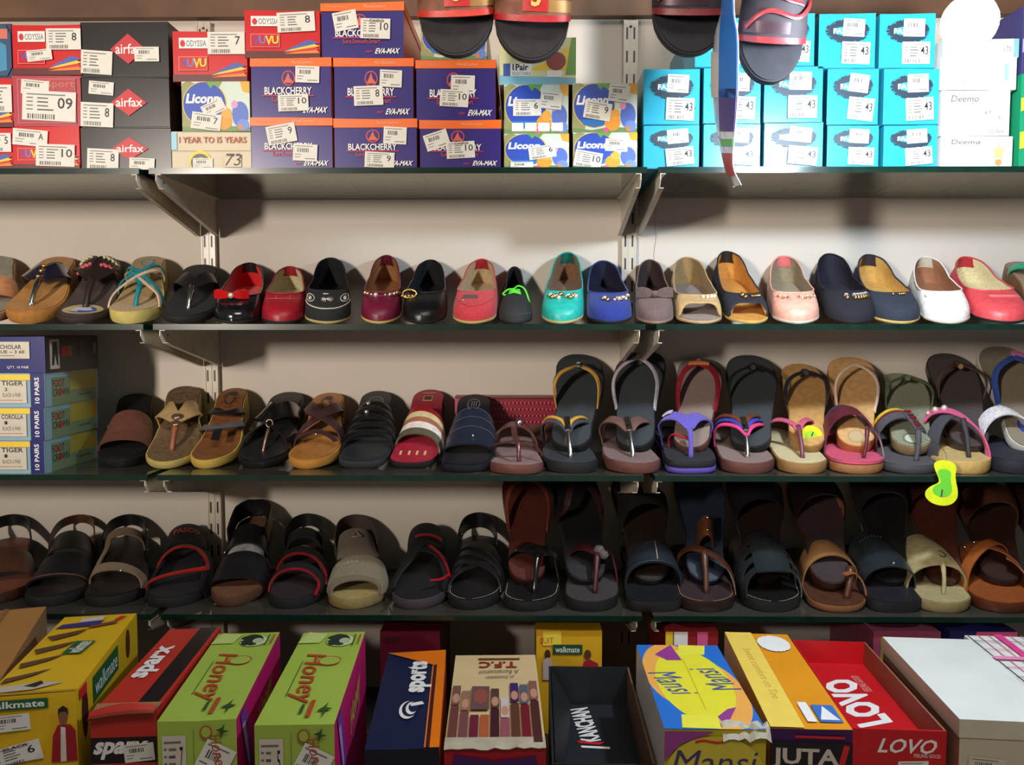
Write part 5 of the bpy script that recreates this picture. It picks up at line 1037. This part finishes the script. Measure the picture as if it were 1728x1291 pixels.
# foot shaped tags
def foottag(name,label,cpx,y,hgt,rot,parent_s='tag',core=(110,214,60)):
    c0=PY(*cpx,y); t=thing(name,label,'price tag',(c0.x,c0.y,c0.z)); t.rotation_euler=(0,math.radians(rot),0)
    o=[(0,.5),(.10,.47),(.17,.36),(.17,.22),(.20,.05),(.27,-.12),(.28,-.30),(.20,-.44),(.05,-.5),(-.13,-.47),(-.26,-.36),(-.28,-.22),(-.20,-.10),(-.08,.0),(-.06,.12),(-.12,.25),(-.16,.38),(-.12,.46)]
    o=smooth([(x*1.25+(.03 if x>0 else -.05)*(z>0),z) for x,z in o],3,closed=True)*hgt
    mb=MB(); mb.prism([(x,0,z) for x,z in o][::-1],(0,-.001,0),M('yellow_tag',(226,240,40),.4)); mb.obj('card',t)
    mb=MB(); mb.add([(x*.6+.03*hgt*0,-.0013,z*.62) for x,z in o],[tuple(range(len(o)))],ink(core)); mb.obj('green_print',t)
    mb=MB(); mb.box(-.0016,-.0022,-.30*hgt,.0008,-.0012,-.14*hgt,SILV); mb.obj('staple',t); return t
tg=foottag('foot_shaped_tag','yellow and green foot shaped tag hanging below the third shelf edge',(1591,815),-.010,.074,6)
mb=MB(); mb.tube(smooth([(0,-.0005,.034),(0,.004,.048),(-.004,.03,.060),(-.012,.055,.063)],5),.0004,ink((60,60,60)),5); mb.obj('string',tg)
foottag('foot_shaped_tag','yellow foot shaped tag lying on the tan sandal behind the pink dotted strap',(1366,742),.100,.050,-160,core=(160,220,60))

# ================= fourth shelf: men's sandals =================
STW=ink((176,166,146)); STO=ink((190,140,84))
BRN=leather((84,48,34),.35); BRN2=leather((124,66,34),.35); CH=leather((38,43,45),.45); TAUP=suede((110,96,76))
def msand(label,build,toe_px,heel_px,top_px,name='sandal',**k):
    t,ft=build(label); t.name=name; place(t,toe_px,heel_px,top_px,S4,**k); return t
def std(sole=BLKS,bed=leather((40,34,32)),W=.098,L=.262,toe='round',th=.018,heel=.016,H=.048,side=1,wedge=1,bedk=.95,layers=None):
    def f(lab,name='sandal'):
        ft=Foot(L=L,W=W,th=th,heel=heel,toe=toe,H=H,side=side); return sandal(name,lab,ft,sole,bed,wedge=wedge,bedk=bedk,layers=layers),ft
    return f
t,ft=std(leather((60,34,26)),leather((120,60,40)))('reddish brown sandal cut off by the left frame edge on the fourth shelf'); part(t,'strap',lambda mb:(band(mb,ft,(.25,.2,.25),(.5,.5,.5),BRN),loopstrap(mb,ft,.55,.05,1.02,.016,BLKL))); place(t,-48,-8,868,S4)
t,ft=std()('black back strap sandal with a brown heel loop, left end of the fourth shelf'); part(t,'front_band',lambda mb:band(mb,ft,(.2,.16,.2),(.46,.44,.46),BLKL)); part(t,'instep_band',lambda mb:band(mb,ft,(.5,.5,.5),(.72,.74,.72),leather((24,27,27)),off=.001)); part(t,'heel_strap',lambda mb:loopstrap(mb,ft,.6,.050,1.02,.012,BRN)); gems(t,ft,[(-84,.60),(-86,.55)],.003,SILV,'rivet'); part(t,'toe_piping',lambda mb:mb.tube([ft.ins(a,.17+.04*(a/90)**2,.001) for a in np.linspace(-80,80,12)],.0016,BRN)); place(t,62,120,868,S4,L=.255)
t,ft=std(BLKS,leather((36,28,28)))('dark sandal framed with flat tan straps and a buckle, left part of the fourth shelf'); TS=suede((122,98,68)); part(t,'instep_strap',lambda mb:band(mb,ft,(.70,.68,.70),(.80,.79,.80),TS)); part(t,'front_strap',lambda mb:ribbon(mb,ft,[(-92,.34),(-30,.30),(30,.24),(92,.16)],.030,TS)); part(t,'side_strap',lambda mb:ribbon(mb,ft,[(-62,.34),(-52,.5),(-50,.70)],.012,TS)); part(t,'heel_strap',lambda mb:loopstrap(mb,ft,.6,.045,1.02,.016,BLKL)); gems(t,ft,[(84,.76),(84,.66),(10,.20)],.003,SILV,'rivet'); place(t,168,205,868,S4,L=.255)
t,ft=std(BLKS,M('black_mesh',(30,26,28),.8,scale=300,bump=.8))('black velcro sandal with a bright red loop and red lettering'); BF=eva((20,19,21)); part(t,'instep_flap',lambda mb:band(mb,ft,(.62,.60,.62),(.86,.88,.86),BF,off=.002)); part(t,'red_loop',lambda mb:ribbon(mb,ft,[(-84,.20),(-30,.18),(30,.24),(64,.36),(40,.50),(-20,.52),(-84,.44)],.010,leather((170,34,30)),off=.002)); part(t,'side_panel',lambda mb:(ribbon(mb,ft,[(92,.14),(70,.3),(62,.6)],.03,BF),ribbon(mb,ft,[(-92,.14),(-76,.3),(-70,.6)],.02,BF)))
mb=MB(); v,f=textmesh('PASCO',.03); mb.add([tuple(ft.ins(-30+70*p[0],.70+.075*p[1],.0045)) for p in v],f,ink((170,40,34))); mb.obj('lettering',t); place(t,278,312,884,S4,L=.25)
t,ft=std(leather((96,66,48)),leather((110,76,56)),W=.090)('black closed-heel sandal with cream heel lining and tan toe'); part(t,'upper_band',lambda mb:band(mb,ft,(.16,.12,.16),(.36,.38,.36),BLKL)); part(t,'instep_band',lambda mb:band(mb,ft,(.44,.46,.44),(.64,.66,.64),BLKL)); part(t,'printed_lining',lambda mb:band(mb,ft,(.36,.38,.36),(.45,.47,.45),M('printed_lining',(150,150,150),.5,var=.5,scale=70),off=-.005,phi=(-60,60)))
part(t,'heel_counter',lambda mb:mb.thick([[(ft.cx(.8)+s_*(ft.hw(u)+.001),u*ft.L+(0.003 if u>.97 else 0),ft.top(u)+z_) for z_ in (0,.018,.036)] for s_,u in ([(-1,x) for x in (.62,.7,.8,.9,.96,.99)]+[(1,x) for x in (.99,.96,.9,.8,.7,.62)])],.003,BLKL,mat2=leather((170,150,96)))); gems(t,ft,[(-80,.5)],.003,SILV,'rivet'); place(t,380,428,842,S4,L=.262)
t,ft=std(BLKS,eva((44,34,38)),W=.092)('black sport sandal with two red edged straps and printed footbed'); part(t,'straps',lambda mb:(ribbon(mb,ft,[(-92,.26),(-30,.32),(30,.28),(92,.14)],.026,BF),ribbon(mb,ft,[(-92,.46),(-30,.50),(30,.46),(92,.34)],.028,BF))); part(t,'instep_strap',lambda mb:band(mb,ft,(.66,.66,.66),(.80,.80,.80),eva((26,25,27)))); part(t,'red_edges',lambda mb:(ribbon(mb,ft,[(-92,.20),(-30,.26),(30,.22),(92,.08)],.007,leather((150,26,34)),off=.002),ribbon(mb,ft,[(-92,.40),(-30,.44),(30,.40),(92,.28)],.007,leather((150,26,34)),off=.002))); part(t,'heel_strap',lambda mb:loopstrap(mb,ft,.62,.046,1.02,.018,BF)); part(t,'paper_tag',lambda mb:band(mb,ft,(.52,.52,.52),(.62,.62,.62),M('inner_print',(150,140,116),.6,var=.3,scale=150),off=-.012,phi=(-10,60))); place(t,487,515,866,S4,L=.25)
t,ft=std(leather((150,130,84)),leather((178,158,104)),W=.100)('taupe strappy sandal with a triangle emblem and cream toe'); part(t,'toe_band',lambda mb:band(mb,ft,(.20,.18,.10),(.38,.42,.40),suede((128,116,92)),off=.002)); part(t,'toe_rim',lambda mb:band(mb,ft,(.08,.13,.08),(.18,.20,.12),suede((112,98,78)))); part(t,'tongue',lambda mb:band(mb,ft,(.62,.40,.62),(.82,.82,.82),TAUP)); part(t,'heel_strap',lambda mb:loopstrap(mb,ft,.66,.046,1.02,.022,suede((70,58,50))))
mb=MB(); mb.tube([ft.ins(a,u,.003) for a,u in ((-12,.66),(12,.66),(0,.74))],.0013,ink((176,160,136)),6,closed=True); mb.obj('emblem',t); mb=MB(); v,f=textmesh('Pure&fine',.02); mb.add([tuple(ft.ins(-46+46*p[0],.32+.04*p[1],.0035)) for p in v],f,ink((176,164,136))); mb.obj('lettering',t); place(t,597,597,868,S4,L=.25)
t,ft=std(eva((70,60,68)),eva((26,24,26)),W=.096)('black sport sandal with red slashes and a grey toe bumper'); part(t,'instep_strap',lambda mb:band(mb,ft,(.60,.58,.60),(.82,.84,.82),BF)); part(t,'side_straps',lambda mb:(ribbon(mb,ft,[(-88,.14),(-50,.34),(-20,.56)],.030,BF),ribbon(mb,ft,[(88,.14),(56,.34),(40,.44),(-10,.50)],.022,BF))); part(t,'red_slash',lambda mb:(ribbon(mb,ft,[(-30,.64),(50,.64)],.007,leather((170,26,34)),off=.004),ribbon(mb,ft,[(10,.50),(44,.40),(70,.26)],.006,leather((160,26,34)),off=.004),ribbon(mb,ft,[(66,.28),(50,.18),(30,.12)],.005,leather((160,26,34)),off=.002))); place(t,700,722,882,S4,L=.25)
t,ft=std(BLKS,leather((30,28,30)),W=.092)('black leather sandal with crossed woven straps and white toe stitching'); part(t,'crossed_straps',lambda mb:[ribbon(mb,ft,[(-92,.18+.1*i),(-30,.28+.1*i),(30,.36+.1*i),(92,.40+.1*i)],.020,BLKL,off=.001) for i in range(3)]+[ribbon(mb,ft,[(92,.18+.1*i),(30,.28+.1*i),(-30,.36+.1*i),(-92,.40+.1*i)],.020,BLKL,off=.003) for i in range(3)]); part(t,'heel_strap',lambda mb:loopstrap(mb,ft,.68,.044,1.02,.022,BLKL)); stitches(t,ft,STW,t1=.24); gems(t,ft,[(-60,.80)],.004,SILV,'buckle'); place(t,795,808,864,S4,L=.25)
def pr(sole,bed,fn,side=1,W=.096,L=.262,st_=None,th=.018,toe='flip',H=.082):
    def b(lab):
        ft=Foot(L=L,W=W,th=th,H=H,side=side,toe=toe,waist=.74); t=sandal('sandal',lab,ft,sole,bed,bedk=.96); fn(t,ft)
        if st_ is not None: stitches(t,ft,st_,t1=.30)
        return t,ft
    return b
def Y(m,w=.024,e=.50,c_=.33,ph=10): 
    return lambda t,ft:(part(t,'strap',lambda mb:(ribbon(mb,ft,[(-92,e),(-45,e-.06),(ph,c_)],[w*1.3,w*1.1,w*.9],m),ribbon(mb,ft,[(92,e-.12),(50,e-.10),(ph,c_)],[w*1.3,w*1.1,w*.9],m,off=.0005))),post_(t,ft,(ph,c_-.02),(.12,.15),.0045,m))
def wideband(m,a=.30,b=.52,name='band',lin=None): return lambda t,ft:part(t,name,lambda mb:band(mb,ft,(a,a-.03,a),(b,b,b),m,lining=lin))
RBI=leather((84,40,32))
solo_front('sandal','glossy black thong sandal with white stitched rim and tan inner',pr(BLKS,leather((28,26,28)),both(Y(BLKP,.034,.5,.32),),st_=STW),896,S4)
solo_mate('sandal','upright reddish brown sandal behind the glossy black thong',pr(leather((70,34,26)),RBI,lambda t,ft:part(t,'strap',lambda mb:ribbon(mb,ft,[(-92,.56),(-60,.36),(0,.22),(60,.36),(92,.56)],.010,leather((110,50,36)))),side=-1,W=.090,L=.25),890,884,848,S4)
solo_front('sandal','dark thong sandal with deep red strap and a fabric knot',pr(BLKS,leather((74,70,70)),both(Y(leather((70,26,30)),.026,.5,.33),lambda t,ft:gems(t,ft,[(14,.33,1.1),(24,.30,.9)],.009,suede((92,86,84)),'knot')),W=.094),1003,S4)
solo_mate('sandal','upright black sandal behind the deep red strapped one',pr(BLKS,leather((28,24,28)),Y(leather((50,28,30)),.012,.6,.24),side=-1,L=.26),992,960,829,S4)
solo_front('slide_slipper','blue-black slide with a wide panelled band',pr(BLKS,leather((30,32,36)),both(wideband(leather((38,44,52)),.26,.44),lambda t,ft:part(t,'piping',lambda mb:(mb.tube([ft.ins(a,.235+.03*(a/90)**2,.001) for a in np.linspace(-84,84,15)],.0014,CH),mb.tube([ft.ins(6,u,.001) for u in (.25,.35,.44)],.0008,STW)))),W=.098,toe='square'),1113,S4)
solo_mate('slide_slipper','upright dark brown slide behind the blue-black panelled one',pr(leather((34,26,24)),leather((40,30,26)),wideband(leather((30,28,28)),.36,.52),side=-1,L=.25),1100,1066,850,S4)
solo_front('sandal','brown thong sandal with orange stitched rim and glossy crossing strap',pr(leather((48,32,28)),leather((64,50,54)),lambda t,ft:(part(t,'strap',lambda mb:ribbon(mb,ft,[(-92,.48),(-40,.42),(10,.32),(60,.24),(92,.18)],[.026,.022,.022,.026,.03],BRN)),post_(t,ft,(-2,.33),(.0,.16),.005,BRN)),st_=STO,W=.100),1205,S4)
def blueB(t,ft): part(t,'band',lambda mb:band(mb,ft,(.60,.60,.60),(.76,.76,.76),leather((104,60,36)),off=-.02)); gems(t,ft,[(0,.63),(0,.73)],.0032,SILV,'rivet',off=-.016)
solo_mate('sandal','upright blue-black sandal with a brown band, behind the orange stitched one',pr(leather((20,24,40)),leather((36,46,60)),blueB,side=-1,W=.092,L=.265),1196,1172,814,S4)
def fisher(t,ft):
    part(t,'tongue',lambda mb:band(mb,ft,(.30,.12,.30),(.62,.66,.62),CH,phi=(-34,34),off=.002)); 
    part(t,'woven_straps',lambda mb:[ribbon(mb,ft,[(s_*92,.12+.115*i),(s_*60,.17+.115*i),(s_*24,.20+.10*i)],.017,CH,off=.0005) for i in range(4) for s_ in (-1,1)]); part(t,'instep_band',lambda mb:band(mb,ft,(.56,.56,.56),(.72,.72,.72),leather((34,34,36)),off=.003))
solo_front('sandal','charcoal fisherman sandal with woven strips and white stitched rim',pr(BLKS,leather((26,24,24)),fisher,W=.104,st_=STW,toe='round'),1320,S4)
solo_mate('sandal','upright dark brown sandal behind the charcoal fisherman sandal',pr(leather((36,24,22)),leather((34,24,22)),wideband(BLKL,.3,.5),side=-1,L=.26),1292,1262,815,S4)
def toering(t,ft): post_(t,ft,(30,.24),(.3,.13),.006,BRN,'toe_post'); part(t,'toe_ring',lambda mb:ribbon(mb,ft,[(10,.14),(40,.20),(88,.16)],.010,leather((150,92,54)))); part(t,'band',lambda mb:band(mb,ft,(.34,.33,.34),(.52,.52,.52),M('two_tone_brown',(150,108,68),.3,var=.3,scale=20,coat=.3)))
solo_front('sandal','tan soled sandal with glossy two-tone brown band and a toe ring',pr(leather((140,92,56)),leather((88,54,40)),toering,W=.100,th=.012),1434,S4)
solo_mate('sandal','upright black and orange lined sandal with white stitched heel, in the two-tone band',pr(leather((70,40,26)),leather((60,48,50)),wideband(leather((30,22,22)),.2,.42,lin=leather((180,90,40))),side=-1,W=.092,st_=STW,L=.26),1408,1360,836,S4,matey=.085)
def slideD(t,ft): part(t,'band',lambda mb:band(mb,ft,(.24,.2,.24),(.62,.64,.62),leather((42,48,52),.3),lining=BLKL)); part(t,'stitch_ladder',lambda mb:[mb.tube([ft.ins(a,.53,.001),ft.ins(a+3,.56,.001)],.0009,ink((90,96,100)),5) for a in range(-40,20,8)]); gems(t,ft,[(4,.22)],.003,SILV,'snap')
solo_front('slide_slipper','glossy blue-black slide with a ladder stitched band',pr(BLKS,leather((40,38,44)),slideD,W=.094,toe='square',H=.080),1530,S4)
solo_mate('slide_slipper','upright black slide with silver badge behind the ladder stitched one',pr(BLKS,leather((26,24,26)),both(wideband(leather((34,30,32)),.2,.45),lambda t,ft:gems(t,ft,[(0,.24),(10,.26)],.005,SILV,'badge')),side=-1,W=.088,L=.265),1508,1466,816,S4)
BEI=leather((178,162,118),.5)
solo_front('slide_slipper','plain beige slide with a wide band, near the right end of the fourth shelf',pr(leather((150,132,92)),BEI,both(lambda t,ft:part(t,'band',lambda mb:band(mb,ft,(.26,.22,.24),(.60,.58,.58),BEI)),lambda t,ft:post_(t,ft,(6,.24),(.06,.15),.0035,BEI),lambda t,ft:part(t,'emblem',lambda mb:mb.tube([ft.ins(12+8*math.cos(a),.32+.03*math.sin(a),.001) for a in np.linspace(-2.4,2.0,9)],.0012,ink((80,76,50))))),W=.100,H=.080),1616,S4)
solo_mate('slide_slipper','upright reddish brown slide behind the beige one',pr(leather((60,30,24)),leather((78,36,26)),wideband(leather((66,30,24)),.2,.4),side=-1,L=.262,W=.086),1600,1548,822,S4)
ORB=leather((160,88,42),.35)
def orf(t,ft): part(t,'strap',lambda mb:(ribbon(mb,ft,[(-92,.46),(-30,.44),(30,.36),(92,.28)],.030,BRN2),ribbon(mb,ft,[(92,.50),(30,.46),(-40,.34),(-92,.26)],.022,ORB,off=.003))); gems(t,ft,[(-44,.46),(-24,.45)],.003,SILV,'rivet'); part(t,'toe_strap',lambda mb:ribbon(mb,ft,[(92,.12),(50,.24),(20,.30)],.020,BRN2))
solo_front('sandal','orange brown sandal with crossed riveted straps at the right end',pr(leather((90,44,24)),leather((156,84,42)),orf,W=.104),1722,S4)
solo_mate('sandal','upright dark sandal behind the orange brown one',pr(leather((40,24,22)),leather((52,30,26)),wideband(BRN,.3,.5),side=-1,L=.25),1698,1636,842,S4)
solo_mate('sandal','dark maroon round soled sandal leaning at the right frame edge',pr(leather((44,20,20)),leather((48,24,24)),wideband(leather((50,24,22)),.3,.5),side=1,L=.262,W=.088),1806,1722,820,S4)

# ================= hanging goods =================
rod=thing('hanging_rail','steel rail above the frame carrying the hanging slippers','rail',(0,-.2,E+.78))
mb=MB(); mb.tube([(-1.3,0,0),(1.3,0,0)],.008,SILV,10); mb.obj('rail_tube',rod)
mb=MB()
for x in (-1.2,1.2): mb.tube([(x,0,0),(x,.2+WALL,0)],.006,SILV,8)
mb.obj('wall_arm',rod)
def hanger(label,px,bot_px,y,red,twist=0,txt='3',dark=False,W=.100):
    ft=Foot(L=.27,W=W,th=.020,H=.050,toe='round',side=0,waist=.82); t=thing('flip_flop',label,'slipper'); add_sole(t,ft,eva((38,32,34)) if not dark else eva((22,19,28)),M('ribbed_foam_%d'%int(dark),(36,28,27) if not dark else (24,20,28),.8,var=.3,scale=60,bump=1,bscale=120),bedk=.95)
    st1=M('strap_print_%d'%int(dark),(120,72,52) if not dark else (34,22,28),.7,var=.5,scale=45)
    part(t,'strap',lambda mb:band(mb,ft,(.21,.17,.21),(.52,.60,.52),st1,lining=BLKL)); part(t,'red_trim',lambda mb:band(mb,ft,(.20,.155,.20),(.23,.185,.23),leather(red),off=.001)); part(t,'gold_trim',lambda mb:band(mb,ft,(.24,.20,.24),(.29,.255,.29),M('old_gold' if not dark else 'dark_trim',(170,124,70) if not dark else (60,40,46),.4,.4),off=.001,phi=(20,88) if not dark else (-80,20)))
    if not dark:
        part(t,'red_badge',lambda mb:band(mb,ft,(.22,.20,.22),(.33,.33,.33),leather((176,30,30)),off=.003,phi=(-14,22)))
        mb=MB(); v,f=textmesh(txt,.03); mb.add([tuple(ft.ins(-2+13*p[0],0.22+.09*p[1],.0045)) for p in v],f,ink((220,176,90))); mb.obj('lettering',t)
    else: part(t,'red_flash',lambda mb:(ribbon(mb,ft,[(-60,.24),(-20,.30),(30,.28),(70,.38)],.006,leather(red),off=.004),ribbon(mb,ft,[(-30,.46),(0,.36),(40,.34)],.005,leather(red),off=.004)))
    z=PY(px,bot_px,y).z; x=PY(px,bot_px,y).x; t.rotation_euler=(math.radians(90),math.radians(twist),0); t.location=(x,y,z)
    mb=MB(); mb.tube([(0,.262,.012),(0,E+.78-z,.012+(0))],.0012,ink((60,60,64)),5); mb.obj('hanging_cord',t)
    return t
hanger('brown and gold hanging slipper with a red number badge, leftmost of the four hanging',774,103,-.20,(190,52,34),twist=-2)
hanger('brown and red hanging slipper, second from the left of the four hanging',895,111,-.20,(170,30,34),twist=2)
hanger('dark maroon edged hanging slipper left of the plastic pack',1160,101,-.20,(112,32,36),dark=True)
hanger('near black hanging slipper right of the plastic pack, reaching lowest',1290,147,-.20,(130,28,34),dark=True,twist=3,W=.086)
# plastic sachet seen nearly edge-on
pk=thing('plastic_pack','printed plastic pack hanging nearly edge-on between the two dark slippers','package')
mb=MB(); y0=-.26
def pkp(px,py,dy): p=PY(px,py,y0+dy); return np.array([p.x,p.y,p.z])
L_=[(1222,-40),(1218,20),(1206,60),(1203,120),(1205,180),(1214,235),(1228,280),(1240,316)]; R_=[(1240,-40),(1240,20),(1246,60),(1247,120),(1245,180),(1240,235),(1238,280),(1252,312)]
a=smooth([pkp(*p,.045) for p in L_],4); b=smooth([pkp(*p,-.045) for p in R_],4); m_=(a+b)/2+np.array([-.006,0,0])
G=[[a[i],a[i]*.5+m_[i]*.5+[-.002,0,0],m_[i],b[i]*.5+m_[i]*.5+[-.002,0,0],b[i]] for i in range(len(a))]
mb.thick([g[::-1] for g in G],.0012,M('clear_plastic_print',(190,196,206),.2,var=.3,scale=22,coat=.6)); mb.obj('film',pk)
for nm,i0,i1,j0,j1,cc in (('blue_print',2,16,2,4,(40,110,190)),('violet_print',14,20,2,4,(70,60,120)),('green_print',20,22,2,4,(90,170,90)),('red_print',22,27,2,4,(170,60,60)),('white_print',10,16,0,2,(200,196,190))):
    mb=MB(); mb.thick([[q+np.array([-.003,-.002,0]) for q in g[j0:j1+1]][::-1] for g in G[i0:i1]],.0003,ink(cc)); mb.obj(nm,pk)
mb=MB(); top=(a[0]+b[0])/2; mb.tube([top,(top[0],-.2,E+.78)],.001,ink((90,90,90)),5); mb.obj('hanging_cord',pk)

# ---- details that belong to a part become its sub-parts ----
SUB={'insole_logo':'footbed','toe_emblem':'footbed','emblem_centre':'footbed','gold_bars':'footbed','heel_tab':'lining','rhinestones':('buckle','strap'),'eyelets':'upper','embroidery':'upper','pleat':'upper','ornament':'upper','pearls':'upper','ring_buckle':'upper','bow_knot':'bow','stud':'strap','cream_beads':'strap','pink_beads':'strap','disc':'strap','rivet':('strap','band','instep_band'),'metal_clip':'strap','strap_badge':'strap','orange_badge':'strap','stitching':('upper','outsole','band'),'stitch_ladder':'band','lettering':('red_badge','instep_flap','toe_band'),'print':('body','front_panel'),'lid_print':('lid','body'),'side_print':'body','inner_print':'inner_lid','staple':'card','green_print':('card','film'),'blue_print':'film','violet_print':'film','red_print':'film','white_print':'film','red_flash':'strap','piping':'band','emblem':('tongue','band'),'badge':'band','snap':'band','knot':'strap','torn_edge':'body','torn_corner':'body','torn_flap':'body'}
for o in list(COL.objects):
    if o.parent is None and 'label' in o:
        kids={}
        for c in o.children: kids.setdefault(c.name.split('.')[0],c)
        for c in list(o.children):
            n=c.name.split('.')[0]; tg_=SUB.get(n)
            if tg_:
                for k in ((tg_,) if isinstance(tg_,str) else tg_):
                    if k in kids and kids[k] is not c: c.parent=kids[k]; break
